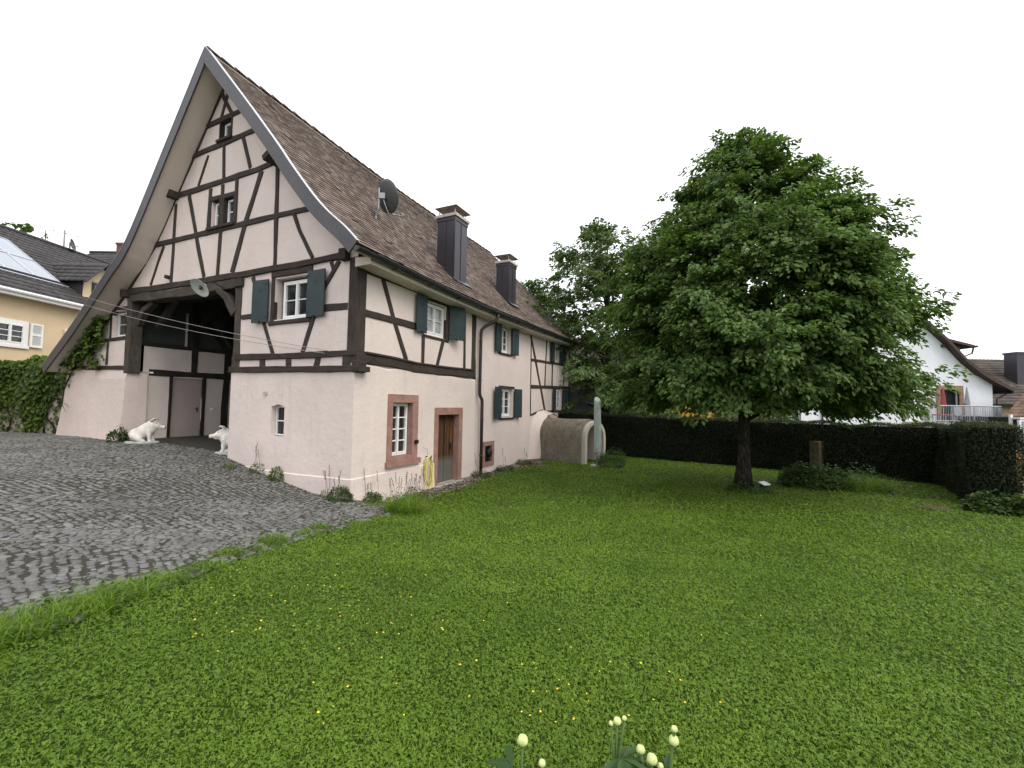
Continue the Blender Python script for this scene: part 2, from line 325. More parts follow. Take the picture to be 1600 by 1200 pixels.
def join(parts):
    V, Fs, Rn, off = [], {}, [], 0
    for v, f, r in parts:
        V.append(v); Rn.append(r)
        for q in f: Fs.setdefault(q.shape[1], []).append(q+off)
        off += len(v)
    return np.concatenate(V), [np.concatenate(x) for x in Fs.values()], np.concatenate(Rn)
def scatter(n, xr, yr): return RNG.uniform(*xr, n), RNG.uniform(*yr, n)
def fov(x, y, m=1.2): return (np.abs(x) < y*1.25+m) & (y > 0.6)
M['grass'] = m_leaf('grass_blade', (.056, .116, .007), (.190, .298, .028), .35, .3, .5, 1.1)
gt = M['grass'].node_tree; gp_ = gt.nodes['Principled BSDF']
def lawn_grass():
    parts = []
    for r0, r1, den, sc in ((.6, 2.7, 13500, .78), (2.7, 4.2, 8000, .95), (4.2, 6.5, 4000, 1.15), (6.5, 10, 1900, 1.5), (10, 15, 850, 2.0), (15, 23, 420, 2.6)):
        n = int(den*(2*r1*1.3)*(r1)*.95); x, y = scatter(n, (-r1*1.25, r1*1.25), (0, r1)); r = np.hypot(x, y); k = (r >= r0) & (r < r1) & fov(x, y) & in_lawn(x, y)
        x, y = x[k], y[k]; n = len(x)
        if not n: continue
        tuf = .5+.5*np.sin(x*3.1+1.3*np.sin(y*2.3))*np.sin(y*2.7+1.1*np.sin(x*1.9)); P = np.stack([x, y, H(x, y)], -1); isb = RNG.random(n) < .40
        hg = RNG.uniform(.018, .048, n)*(.75+.5*tuf)*min(sc, 1.5)**.55; pat = np.sin(x*.8+1.7*np.sin(y*.55+1))*np.sin(y*.7+1.3*np.sin(x*.6)); pat2 = np.sin(x*2.1+2*np.sin(y*1.3))*np.sin(y*1.9+1.5*np.sin(x*1.7+2)); rn = np.clip(RNG.normal(.40, .20, n)+.2*(tuf-.5)+.13*pat+.10*pat2, 0, 1)
        parts.append(blades(P[isb], hg[isb], RNG.uniform(.0045, .0085, isb.sum())*sc, RNG.uniform(.2, 1.3, isb.sum()), rn[isb]))
        c = (~isb) & (RNG.random(n) < .85); Pc = P[c].copy(); Pc[:, 2] += hg[c]*RNG.uniform(.3, .95, c.sum()); parts.append(clover(Pc, RNG.uniform(.0058, .0118, c.sum())*sc**.95, rn[c]))
    v, f, r = join(parts); return stuff(mesh_np('lawn_grass', v, f, 'grass', rnd=r))
lawn_grass()
# ------------------------------------------------------------------ the half-timbered barn house
HOUSE = thing('half_timbered_house', 'large pink half-timbered barn house with steep brown tiled roof and open gateway', 'house', K, HROT)
def gf(a, b, d): return (d, a, b)            # gable plane: a = v, b = z, depth into the house = +u
def lf(a, b, d): return (a, d, b)            # long side: a = u, b = z, depth into the house = +v
def lw(a, b, d): return (a, 9.80+d, b)       # left wall of the gateway, seen from inside (depth = +v)
def panel(name, fn, outer, holes, d=0., rev=.22, mat='pink', parent=HOUSE, rough=0.):
    mb = MB(); loops = [[Vector((a, b, 0)) for a, b in outer]]+[[Vector((a, b, 0)) for a, b in h] for h in holes]
    tri = tessellate_polygon(loops); flat = [p for lp in loops for p in lp]
    mb.add([fn(p.x, p.y, d) for p in flat], [tuple(t) for t in tri])
    for h, r in zip(holes, rev if isinstance(rev, (list, tuple)) else [rev]*len(holes)):
        n = len(h); vs = [fn(a, b, d) for a, b in h]+[fn(a, b, d+r) for a, b in h]; mb.add(vs, [(i, (i+1) % n, n+(i+1) % n, n+i) for i in range(n)])
    return mb.build(name, mat, parent, fix=False)
def rect(a0, a1, b0, b1): return [(a0, b0), (a1, b0), (a1, b1), (a0, b1)]
# roof profile (outer surface) in (v, z), as surveyed on the verge
PR = [(5.18, 11.62), (3.72, 10.01), (2.85, 9.04), (2.02, 8.09), (1.566, 7.54), (.85, 6.73), (.36, 6.25), (-.17, 5.82), (-.56, 5.45)]
PL = [(5.18, 11.62), (6.99, 9.16), (8.74, 6.85), (9.80, 6.02), (10.77, 5.30), (12.13, 4.33), (13.95, 3.16)]
def smooth_prof(P, k=5):                   # Catmull-Rom through the surveyed points
    out = []; Q = [P[0]]+P+[P[-1]]
    for a, b, c, d in zip(Q, Q[1:], Q[2:], Q[3:]):
        for i in range(k):
            t = i/k; out.append(tuple(.5*(2*b[j]+(c[j]-a[j])*t+(2*a[j]-5*b[j]+4*c[j]-d[j])*t*t+(3*b[j]-a[j]-3*c[j]+d[j])*t**3) for j in (0, 1)))
    return out+[P[-1]]
PR, PL = smooth_prof(PR), smooth_prof(PL)
U0, U1 = -.60, 15.6
def sag(u, z): return -.42*math.sin(min(1, max(0, u+.6)/11)*math.pi/2)*max(0, (z-5.4)/6.2)
def sagL(u): return -.13*math.sin(min(1, max(0, (u+.6)/6))*math.pi/2)+.13*max(0, min(1, (u-6)/9))
def roofpt(pr, s, u, off=0.):
    """point at arc length s down the slope, lifted off along the slope normal"""
    acc = 0
    for (v0, z0), (v1, z1) in zip(pr, pr[1:]):
        L = math.hypot(v1-v0, z1-z0)
        if acc+L >= s or (v1, z1) == pr[-1]:
            f = (s-acc)/L; v, z = v0+(v1-v0)*f, z0+(z1-z0)*f; nv, nz = -(z1-z0)/L, (v1-v0)/L
            if nz < 0: nv, nz = -nv, -nz
            wv = .006*math.sin(u*1.7+s*.9)+.005*math.sin(u*.6-s*1.7)
            return (u, v+nv*(off+wv), z+nz*(off+wv)+sag(u, z)+(sagL(u)*max(0, 1-(z-5.4)/3) if pr is PR and z < 8.4 else 0))
        acc += L
def plen(pr): return sum(math.hypot(b[0]-a[0], b[1]-a[1]) for a, b in zip(pr, pr[1:]))
def roof_deck():
    mb = MB()
    us = list(np.linspace(U0, U1, 28))
    for pr in (PR, PL):
        L = plen(pr); ss = np.linspace(0, L-.03, 30); T = [[roofpt(pr, s, u, -.075) for u in us] for s in ss]; B = [[roofpt(pr, s, u, -.20) for u in us] for s in ss]
        n, m = len(ss), len(us); vs = [p for r_ in T for p in r_]+[p for r_ in B for p in r_]; o = n*m
        fs = [(i*m+j, i*m+j+1, (i+1)*m+j+1, (i+1)*m+j) for i in range(n-1) for j in range(m-1)]
        fs += [tuple(o+k for k in f[::-1]) for f in fs]
        fs += [(i*m, (i+1)*m, o+(i+1)*m, o+i*m) for i in range(n-1)]+[(i*m+m-1, o+i*m+m-1, o+(i+1)*m+m-1, (i+1)*m+m-1) for i in range(n-1)]
        fs += [((n-1)*m+j, (n-1)*m+j+1, o+(n-1)*m+j+1, o+(n-1)*m+j) for j in range(m-1)]
        mb.add(vs, fs)
    return mb.build('roof', 'soffit', HOUSE)
ROOF = roof_deck()
def roof_tiles(pr, name, expo, wid, u0, u1, parent):
    L = plen(pr); nr = int(L/expo); V, rn, Q = [], [], []
    for i in range(nr):
        s1 = L-i*expo; s0 = max(.0, s1-expo*2); off = random.uniform(0, wid); u = u0-(off if i % 2 else off*.5)
        while u < u1:
            a, b = max(u, u0), min(u+wid-.006, u1); u += wid
            if b-a < .03: continue
            lift = random.uniform(.005, .010)+(.02 if random.random() < .006 else 0); dr = random.uniform(-.006, .006); tw = random.uniform(-.003, .003)
            t0 = [roofpt(pr, s0, x, -.005) for x in (a, b)]; ds = random.uniform(-.004, .004)
            t1 = [roofpt(pr, s1+dr+ds*k, x, .017+lift+tw*k) for k, x in ((-1, a), (1, b))]; t2 = [roofpt(pr, s1+dr+ds*k-.004, x, -.003+lift+tw*k) for k, x in ((-1, a), (1, b))]
            k = len(V); V += [t0[0], t0[1], t1[1], t1[0], t1[0], t1[1], t2[1], t2[0]]; Q += [(k, k+1, k+2, k+3), (k+4, k+5, k+6, k+7)]; rn += [random.random()]*8
    return mesh_np(name, V, np.array(Q), 'tiles', parent, rnd=rn)
roof_tiles(PR, 'roof_tiles', .150, .165, U0+.05, U1, ROOF); roof_tiles(PL, 'roof_tiles', .30, .36, U0+.05, U1, ROOF)
mb = MB(); u = U0
while u < U1:                                  # ridge tiles, each overlapping the next
    z0, z1 = 11.62+sag(u, 11.6), 11.62+sag(u+.4, 11.6); j = random.uniform(-.008, .012)
    pts = [(u, z0+j+.035), (min(u+.42, U1), z1+j+.012)]; vs = []
    for (uu, zz), rr in zip(pts, (.135, .115)): vs += [(uu, 5.18+rr*math.sin(a), zz-.075+rr*math.cos(a)*.9) for a in np.linspace(-1.5, 1.5, 9)]
    mb.add(vs, [(i, i+1, 9+i+1, 9+i) for i in range(8)]+[tuple(range(9))]); u += .38
mb.build('ridge_tiles', 'ridge', ROOF, smooth=False)
# verge boards with their metal edge
def offset(pr, d):
    out = []
    for i, (v, z) in enumerate(pr):
        a, b = pr[max(i-1, 0)], pr[min(i+1, len(pr)-1)]; L = math.hypot(b[0]-a[0], b[1]-a[1]); nv, nz = -(b[1]-a[1])/L, (b[0]-a[0])/L
        if nz < 0: nv, nz = -nv, -nz
        out.append((v+nv*d, z+nz*d))
    return out
for uu, du in ((U0-.035, 1), (U1+.0, 1)):
    for pr in (PR, PL):
        hi, lo = offset(pr, .045), offset(pr, -.27); hi[0], lo[0] = (5.18, hi[0][1]+.03), (5.18, lo[0][1]-.10)
        mb = MB(); n = len(hi); vs = [(uu+t*.04, v, z+sag(uu, z)) for t in (0, 1) for v, z in hi+lo]; o = 2*n
        fs = [(i, i+1, n+i+1, n+i) for i in range(n-1)]+[(o+i, o+n+i, o+n+i+1, o+i+1) for i in range(n-1)]+[(i, o+i, o+i+1, i+1) for i in range(n-1)]+[(n+i, n+i+1, o+n+i+1, o+n+i) for i in range(n-1)]+[(n-1, o+n-1, o+2*n-1, 2*n-1)]
        mb.add(vs, fs); mb.build('verge_board', 'fascia', ROOF)
        e0, e1 = offset(pr, .049), offset(pr, .062); mb = MB()
        e0[0] = (5.18, e0[0][1]+.03); e1[0] = (5.18, e1[0][1]+.035)
        vs = [(uu+t, v, z) for t in (-.006, .07) for v, z in e0+e1]
        if uu < 0: mb.add(vs, fs); mb.build('edge_strip', 'trim', ROOF)

# ---- walls
SOFL, SOFR = offset(PL, -.21), offset(PR, -.21)
def sl_at(pr, v):
    q = sorted(pr); return float(np.interp(v, [a for a, b in q], [b for a, b in q]))
gout = [(0, 2.75), (4.30, 2.75), (4.30, 5.30), (9.70, 5.30), (9.70, 2.95), (13.70, 2.95)]
gout += [(v, z) for v, z in SOFL[::-1] if v < 13.6 and v > 5.6]+[(5.18, 11.26)]+[(v, z) for v, z in SOFR if 0.05 < v < 5]+[(0, sl_at(SOFR, 0))]
WTOP, WMID1, WMID2, WG, WL = rect(4.88, 5.40, 9.45, 10.0), rect(5.23, 5.63, 6.96, 7.75), rect(4.60, 5.07, 6.96, 7.73), rect(1.56, 2.78, 4.14, 5.20), rect(9.97, 10.84, 4.13, 4.98)
panel('gable_wall', gf, gout, [WTOP, WMID1, WMID2, WG, WL], .0, [.30, .26, .26, .22, .30])
# back gable and far walls (never in view from the garden but they close the house)
bk = MB(); bk.prism([(-.0, -.3), (13.7, .5), (13.7, 3.1), (8.74, 6.6), (5.18, 11.0), (0, 5.4)], lambda a, b, d: (d, a, b), 15.15, 15.0); bk.build('rear_gable_wall', 'pink', HOUSE)
# long side
D1, D2 = rect(1.21, 2.0, .78, 2.15), rect(3.15, 4.25, -.42, 1.82)
W1, W2, W3, W4, W5, VT = rect(2.50, 3.52, 4.04, 4.98), rect(7.02, 7.87, 4.07, 5.06), rect(7.12, 8.18, 1.66, 2.74), rect(12.68, 13.52, 4.24, 5.14), rect(12.92, 13.84, 1.94, 2.96), rect(6.02, 6.54, .12, .70)
panel('side_wall', lf, [(0, 2.9), (5.2, 2.9), (5.2, -.6), (15.2, -.6), (15.2, 5.36), (0, 5.36)], [W1, W2, W3, W4, W5, VT], 0., [.16, .20, .20, .14, .14, .15])
# masonry ground storey, a little proud of the frame above, with a rounded upper lip
def masonry(name, fn, a0, a1, zb0, zb1, top, holes, rev, d=-.06, na=16):
    mb = MB(); aa = np.linspace(a0, a1, na); topz = [top(a)+.018*math.sin(a*5.1)+.012*math.sin(a*11.7) for a in aa]
    outer = [(a0, zb0)]+[(a1, zb1)]+[(a, z) for a, z in zip(aa[::-1], topz[::-1])]
    o = panel(name, fn, outer, holes, d, rev)
    lip = [fn(a, z, d) for a, z in zip(aa, topz)]+[fn(a, z+.035, d+.022) for a, z in zip(aa, topz)]+[fn(a, z+.05, .02) for a, z in zip(aa, topz)]
    me = o.data; bm = bmesh.new(); bm.from_mesh(me); vs = [bm.verts.new(p) for p in lip]
    for r_ in range(2):
        for i in range(na-1): bm.faces.new((vs[r_*na+i], vs[r_*na+i+1], vs[(r_+1)*na+i+1], vs[(r_+1)*na+i]))
    bm.to_mesh(me); bm.free(); return o
SLIT = [(2.17, 1.26), (2.65, 1.26), (2.65, 1.99), (2.41, 2.05), (2.17, 1.99)]
masonry('ground_storey', gf, -.06, 4.30, -.5, -.5, lambda a: 2.79+.02*a, [SLIT], .32)
masonry('ground_storey', lf, -.06, 5.22, -.7, -.7, lambda a: 2.96-.012*a, [D1, D2], [.20, .26])
# plinths: the thickened foot of the walls with a weathered top edge
def plinth(fn, prof, d0=-.06, flare=.10):
    mb = MB(); n = len(prof); rows = []
    for a, z in prof: rows.append([fn(a, z+.025, d0+.004), fn(a, z, d0-.028), fn(a, z-.32, d0-.034-.0*flare), fn(a, -.9, d0-.034-flare)])
    vs = [p for r_ in rows for p in r_]; fs = [(i*4+k, (i+1)*4+k, (i+1)*4+k+1, i*4+k+1) for i in range(n-1) for k in range(3)]
    return mb.add(vs, fs).build('plinth', 'pink', HOUSE)
plinth(gf, [(-.092, .43), (.6, .42), (1.5, .405), (2.4, .40), (3.1, .425), (3.73, .46), (4.1, .52), (4.34, .58)])
plinth(lf, [(-.092, .43), (.99, .44), (2.0, .445), (2.56, .45), (2.85, .45), (2.99, .45)])
# right-hand reveal of the gateway and the wall block on its left
mb = MB(); mb.add([(-.06, 4.30, -.5), (.55, 4.30, -.5), (.55, 4.30, 2.86), (-.06, 4.30, 2.86)], [(0, 1, 2, 3)])
mb.add([(.55, 4.30, 0), (9.4, 4.30, 0), (9.4, 4.30, 5.8), (.55, 4.30, 5.8)], [(0, 1, 2, 3)]); mb.build('gateway_wall', 'pink_in', HOUSE)
def left_block():
    mb = MB(); na, nz = 20, 12; V = []
    for j in range(nz+1):
        t = j/nz
        for i in range(na+1):
            s = i/na; vl = 14.10-.40*t**.8; vr = 9.66+.05*t; v = vr+(vl-vr)*s; ztop = 2.96+.09*s+.02*math.sin(s*14)+.015*math.sin(s*31)
            z = .3+(ztop-.3)*t; u = -.05-.16*(1-t)**2.2-.02*math.sin(v*1.3+z)*(1-t); V.append((u+(.04 if j == nz else 0), v, z))
    w_ = na+1; fs = [(j*w_+i, j*w_+i+1, (j+1)*w_+i+1, (j+1)*w_+i) for j in range(nz) for i in range(na)]
    b = len(V); V += [(.55, p[1], p[2]) for p in V[:w_]]; b2 = len(V); V += [(.55, p[1], p[2]+.02) for p in V[nz*w_:nz*w_+w_]]
    fs += [(nz*w_+i, nz*w_+i+1, b2+i+1, b2+i) for i in range(na)]
    for e in (0, na):                           # both ends
        L = [j*w_+e for j in range(nz+1)]; k = len(V); V += [(.55, V[x][1], V[x][2]) for x in L]; fs += [(L[j], L[j+1], k+j+1, k+j) for j in range(nz)]
    return mb.add(V, fs).build('ground_storey', 'pink', HOUSE, smooth=False)
left_block()
mb = MB(); mb.box(.4, 15.1, 13.62, 13.75, -.3, 3.1); mb.build('eave_wall', 'pink', HOUSE)
# gateway interior: left wall with its door, back wall, boarded loft
DOORG = rect(1.33, 2.30, .70, 2.86)
panel('gateway_wall', lw, [(.45, .3), (9.4, .3), (9.4, 3.90), (.45, 3.90)], [DOORG], .0, .05, 'pink_in')
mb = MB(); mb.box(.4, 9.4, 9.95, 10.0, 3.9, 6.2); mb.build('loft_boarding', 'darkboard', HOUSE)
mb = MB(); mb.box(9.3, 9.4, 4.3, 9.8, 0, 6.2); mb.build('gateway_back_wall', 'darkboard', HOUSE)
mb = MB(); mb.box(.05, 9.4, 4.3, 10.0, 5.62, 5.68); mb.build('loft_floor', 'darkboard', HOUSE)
dm = MB(); dm.add([lw(a, b, .035) for a, b in rect(1.35, 2.28, .78, 2.84)], [(0, 1, 2, 3)]); dm.box(1.35, 2.28, 9.835, 9.86, .78, 2.84); gd = dm.build('gateway_door', 'pink_in', HOUSE)
mb = MB(); mb.tube([(2.18, 9.83, 1.78), (2.18, 9.78, 1.78), (2.05, 9.77, 1.78)], .012, 6); mb.box(2.16, 2.20, 9.825, 9.833, 1.66, 1.84); mb.build('door_handle', 'black', gd)
mb = MB(); mb.box(2.62, 2.72, 9.775, 9.80, 1.72, 1.82); mb.build('light_switch', 'white', HOUSE)
mb = MB(); mb.box(.62, .72, 9.74, 9.78, 2.96, 3.02); mb.build('alarm_sensor', 'white', HOUSE)

# ---- timbers: every post, rail and brace is hewn, so its edges wander
def timber(pts, fn, proud=.02, name='timber_beam', mat='timber', deep=.08, parent=HOUSE, wj=.085):
    P = []
    for (a0, b0, w0), (a1, b1, w1) in zip(pts, pts[1:]):
        n = max(2, int(math.hypot(a1-a0, b1-b0)/.22)); P += [(a0+(a1-a0)*i/n, b0+(b1-b0)*i/n, w0+(w1-w0)*i/n) for i in range(n)]
    P.append(pts[-1]); n = len(P); mb = MB(); V, UV = [], []; L = random.uniform(0, 5); u_ = random.uniform(0, 9)
    ph = [random.uniform(0, 6.28) for _ in range(4)]
    for i, (a, b, w) in enumerate(P):
        p, q = P[max(i-1, 0)], P[min(i+1, n-1)]; l = math.hypot(q[0]-p[0], q[1]-p[1]); ta, tb = (q[0]-p[0])/l, (q[1]-p[1])/l; na_, nb_ = -tb, ta
        if i: L += math.hypot(a-P[i-1][0], b-P[i-1][1])
        e1 = w/2*(1+wj*math.sin(L*3.1+ph[0])+wj*.7*random.uniform(-1, 1)); e2 = w/2*(1+wj*math.sin(L*2.7+ph[1])+wj*.7*random.uniform(-1, 1)); c = min(.012, w*.1); dp = proud+.004*math.sin(L*4+ph[2])
        for e, d in ((e1, deep), (e1, -dp+c), (e1-c, -dp), (-e2+c, -dp), (-e2, -dp+c), (-e2, deep)):
            V.append(fn(a+na_*e, b+nb_*e, d)); UV.append((L+u_, e+d))
    fs = [(i*6+k, i*6+k+1, (i+1)*6+k+1, (i+1)*6+k) for i in range(n-1) for k in range(5)]+[tuple(range(6))[::-1], tuple(range((n-1)*6, n*6))]
    mb.add(V, fs, [[UV[k] for k in f] for f in fs]); return mb.build(name, mat, parent)
G = {
 'rafter':[(5.30,11.06,.16),(6.71,9.22,.17),(7.36,8.36,.17),(8.57,6.80,.17),(9.82,5.72,.17),(10.6,5.12,.15),(11.6,4.42,.14),(13.35,3.30,.13)],
 'cross1':[(5.48,10.92,.13),(4.91,10.12,.13)],'cross2':[(5.11,10.77,.11),(5.37,10.14,.11)],
 'rafter2':[(1.25,6.80,.10),(.62,6.17,.13),(.10,5.70,.14)],
 'beam1':[(6.07,10.04,.15),(4.20,10.09,.14)],'beam2':[(6.71,9.3,.16),(3.40,9.38,.15)],
 's1':[(5.9,9.15,.07),(6.07,8.83,.08),(6.34,8.33,.09)],'s2':[(5.19,9.27,.11),(5.13,8.3,.11)],'s3':[(4.34,9.28,.12),(3.99,8.36,.12)],
 'collar':[(7.45,8.24,.17),(3.75,8.24,.15),(2.92,8.29,.15)],'postL':[(7.44,8.0,.13),(7.48,5.61,.13)],'brL':[(6.77,8.13,.14),(6.31,6.87,.14),(5.84,5.6,.14)],
 'wjl':[(5.72,8.13,.14),(5.74,6.91,.15)],'wmid':[(5.15,8.13,.13),(5.15,6.89,.13),(5.2,5.57,.12)],'wjr':[(4.53,8.16,.12),(4.53,6.91,.12)],'whead':[(5.63,7.82,.12),(4.59,7.79,.11)],
 'brR':[(3.51,8.17,.17),(4.08,6.86,.17),(4.56,5.58,.17)],'postR':[(2.87,8.12,.14),(2.82,5.55,.13)],'brRR':[(2.19,6.8,.11),(1.95,6.31,.11),(1.46,5.58,.10)],
 'mid':[(8.58,6.89,.15),(4.19,6.86,.15),(1.22,6.82,.13)],'studL':[(7.97,6.79,.11),(8.24,6.36,.10),(8.61,5.64,.11)],
 'b1':[(3.66,5.35,.12),(3.14,4.09,.11),(2.75,3.29,.11)],'railL':[(4.05,4.32,.14),(3.0,4.32,.14)],
 'b2':[(.57,5.4,.12),(1.0,4.85,.13),(1.36,4.13,.13),(1.69,3.3,.13)],'b2y':[(.83,5.40,.09),(.74,5.20,.09)],'railR':[(1.30,4.33,.17),(.27,4.31,.16)],
 'blk1':[(3.14,3.17,.20),(3.12,2.97,.20)],'blk2':[(2.17,3.16,.18),(2.16,2.95,.18)],'blk3':[(1.14,3.17,.17),(1.21,2.93,.17)],'blk4':[(.25,3.18,.23),(.24,2.9,.23)],
 'lwin_head':[(10.95,5.08,.11),(9.78,5.04,.11)],'lwin_jl':[(10.92,5.01,.10),(10.90,4.10,.10)],'lrail':[(11.63,4.04,.11),(9.95,4.07,.11)],'lst1':[(11.03,3.99,.09),(11.04,3.22,.09)],'lst2':[(12.33,3.75,.07),(12.32,3.25,.07)],'lsill':[(13.60,3.17,.15),(9.75,3.10,.14)],
}
nm = {'s': 'timber_stud', 'b': 'timber_brace', 'p': 'timber_post'}
for i, (k, p) in enumerate(G.items()):
    pr_ = .036 if k in ('collar', 'mid', 'beam1', 'beam2') else .024+.0025*(i % 5)
    name = 'timber_brace' if k[:2] in ('br', 'cr', 'b1', 'b2') and 'beam' not in k else 'timber_post' if k[:4] == 'post' else 'timber_rafter' if k[:6] == 'rafter' else 'timber_stud' if k[0] == 's' or k[:2] in ('ls', 'wm', 'bl') else 'timber_rail'
    timber(p, gf, pr_, name)
timber([(9.75, 5.55, .19), (7.2, 5.50, .17), (4.4, 5.47, .165), (2, 5.47, .155), (.28, 5.50, .14)], gf, .065, 'tie_beam', 'timber', .3)
timber([(9.70, 5.33, .24), (7, 5.25, .26), (4.36, 5.26, .24)], gf, .05, 'gateway_lintel', 'timber_old', .3)
timber([(4.22, 3.26, .16), (2, 3.23, .15), (-.04, 3.235, .145)], gf, .05, 'sill_beam', 'timber', .25); timber([(4.36, 2.93, .16), (2, 2.90, .15), (-.22, 2.875, .13)], gf, .115, 'sill_beam', 'timber', .25)
timber([(4.22, 5.14, .26), (4.20, 2.92, .25)], gf, .03, 'gateway_post', 'timber_old', .30)
mb = MB(); mb.obox((.13, 9.75, 4.13), (0, .14, 0), (.17, 0, 0), (0, 0, 1.20)); mb.build('gateway_post', 'timber_old', HOUSE, bevel=.015)
timber([(5.12, 5.16, .17), (4.74, 4.92, .20), (4.36, 4.44, .22)], gf, .06, 'knee_brace', 'timber_old', .12); timber([(9.62, 4.55, .2), (9.33, 4.93, .2), (8.75, 5.17, .16)], gf, -.12, 'knee_brace', 'timber_old', .3)
mb = MB(); mb.box(-.16, .02, .24, .46, 5.36, 5.62); mb.build('beam_end', 'timber', HOUSE, bevel=.012)
mb = MB(); mb.box(-.26, .02, 7.32, 7.58, 8.12, 8.34); mb.build('beam_end', 'timber', HOUSE, bevel=.012); mb = MB(); mb.obox((-.18, 2.80, 8.24), (.22, 0, 0), (0, .13, -.06), (0, .03, .07)); mb.build('beam_end', 'timber', HOUSE, bevel=.012)
mb = MB(); mb.box(-.20, .02, 9.72, 10.0, 5.36, 5.60); mb.build('beam_end', 'timber', HOUSE, bevel=.012); mb = MB(); mb.tube([(-.12, 7.60, 5.78), (.02, 7.60, 5.78)], .06, 7); mb.build('timber_peg', 'timber', HOUSE)
mb = MB(); mb.box(-.10, .02, 4.02, 4.32, 5.14, 5.36); mb.build('beam_end', 'timber', HOUSE, bevel=.012)
# window timbers of the gable room
for p, n_, pr_ in (([(2.85, 5.38, .12), (2.84, 4.04, .12)], 'window_post', .03), ([(2.9, 5.31, .16), (1.44, 5.32, .15)], 'window_head', .04), ([(1.49, 5.32, .11), (1.49, 4.04, .11)], 'window_post', .03), ([(2.93, 4.08, .11), (1.43, 4.09, .10)], 'window_sill', .05)): timber(p, gf, pr_, n_)
# corner post, long side frame
def post3(name, a, b, w0, w1, mat='timber'):   # square corner post: two visible faces
    mb = MB(); mb.obox(((a[0]+b[0])/2, (a[1]+b[1])/2, (a[2]+b[2])/2), (w0/2, 0, 0), (0, w1/2, 0), (0, 0, (b[2]-a[2])/2)); return mb.build(name, mat, HOUSE, bevel=.018)
post3('corner_post', (.115, .10, 3.28), (.115, .10, 5.42), .30, .26)
LT = {
 'plate':[(.19,5.16,.10),(2.08,5.15,.11),(5.06,5.16,.11)],'br':[(.8,5.12,.14),(1.21,4.27,.14),(1.75,3.24,.14)],'rail':[(.2,4.19,.17),(2.10,4.19,.17)],'st':[(2.44,4.0,.13),(2.44,3.16,.13)],'br2':[(3.39,4.0,.13),(3.1,3.17,.13)],
 'st2':[(4.54,5.12,.13),(4.6,3.19,.13)],'post':[(5.12,5.2,.22),(5.16,3.0,.24)],'postb':[(5.225,3.0,.16),(5.24,2.25,.12)],'w1s':[(2.42,4.0,.07),(3.66,3.99,.08)],'w1jr':[(3.58,5.04,.11),(3.57,3.97,.11)],'w1h':[(2.4,5.04,.08),(3.66,5.05,.08)],'rl2':[(4.2,4.2,.13),(4.54,4.2,.13)],
 'pbr':[(9.84,5.2,.15),(10.72,3.58,.16),(11.66,1.86,.16)],'prail1':[(9.91,4.07,.11),(15.2,4.26,.12)],'prail2':[(9.95,2.92,.14),(15.2,3.08,.15)],'psill':[(11.5,1.84,.10),(15.2,1.85,.12)],'psl2':[(9.98,1.70,.08),(10.6,1.79,.11),(11.4,1.90,.09)],
 'ps1':[(11.76,5.15,.09),(11.59,3.02,.09)],'ps2':[(12.55,4.1,.13),(12.55,3.0,.13)],'ps3':[(14.6,5.2,.11),(14.15,3.1,.11)],'pplate':[(9.84,5.22,.10),(15.2,5.27,.12)],'pc':[(15.13,5.3,.14),(15.13,1.5,.14)],'ps4':[(12.84,3.01,.12),(12.84,1.83,.12)],'ps5':[(9.93,5.2,.05),(9.95,1.7,.05)],'ps6':[(12.62,5.2,.09),(12.60,4.2,.09)],
}
for i, (k, p) in enumerate(LT.items()):
    name = 'timber_brace' if k in ('br', 'br2', 'pbr') else 'timber_post' if k in ('post', 'postb', 'pc') else 'timber_stud' if k[:2] in ('st', 'ps') and 'sill' not in k else 'timber_rail'
    timber(p, lf, .034 if 'rail' in k or 'sill' in k or k == 'post' else .022+.002*(i % 5), name)
timber([(-.02, 3.14, .20), (1.07, 3.12, .21), (2.04, 3.07, .22), (3.36, 3.07, .22), (4.4, 3.10, .23), (5.18, 3.12, .24)], lf, .085, 'sill_beam', 'timber', .2)
timber([(.25, 3.27, .05), (1.07, 3.25, .05), (2.04, 3.20, .05), (3.36, 3.20, .05), (5.05, 3.25, .05)], lf, .115, 'sill_moulding', 'timber', .05)
mb = MB(); mb.box(-.10, .20, -.16, .0, 2.80, 3.06); mb.build('beam_end', 'timber', HOUSE, bevel=.015)
# gateway inner wall timbers
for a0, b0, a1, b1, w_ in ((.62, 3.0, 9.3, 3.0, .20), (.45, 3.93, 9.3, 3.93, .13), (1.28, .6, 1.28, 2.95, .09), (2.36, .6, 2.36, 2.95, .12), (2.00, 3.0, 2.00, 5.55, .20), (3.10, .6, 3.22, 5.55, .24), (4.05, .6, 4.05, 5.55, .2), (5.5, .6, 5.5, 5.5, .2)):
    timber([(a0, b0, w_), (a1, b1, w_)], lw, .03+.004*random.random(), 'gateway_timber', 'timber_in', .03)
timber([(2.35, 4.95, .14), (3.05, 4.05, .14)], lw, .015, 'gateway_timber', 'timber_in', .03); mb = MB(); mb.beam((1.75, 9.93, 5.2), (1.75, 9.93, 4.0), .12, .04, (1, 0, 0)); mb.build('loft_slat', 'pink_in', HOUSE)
mb = MB(); mb.beam((2.6, 9.6, 4.9), (3.15, 9.6, 4.1), .10, .05); mb.build('loft_strut', 'timber_old', HOUSE)
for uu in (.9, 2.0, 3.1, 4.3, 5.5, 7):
    mb = MB(); mb.box(uu-.1, uu+.1, 4.35, 9.9, 5.36, 5.60); mb.build('ceiling_beam', 'timber_in', HOUSE)
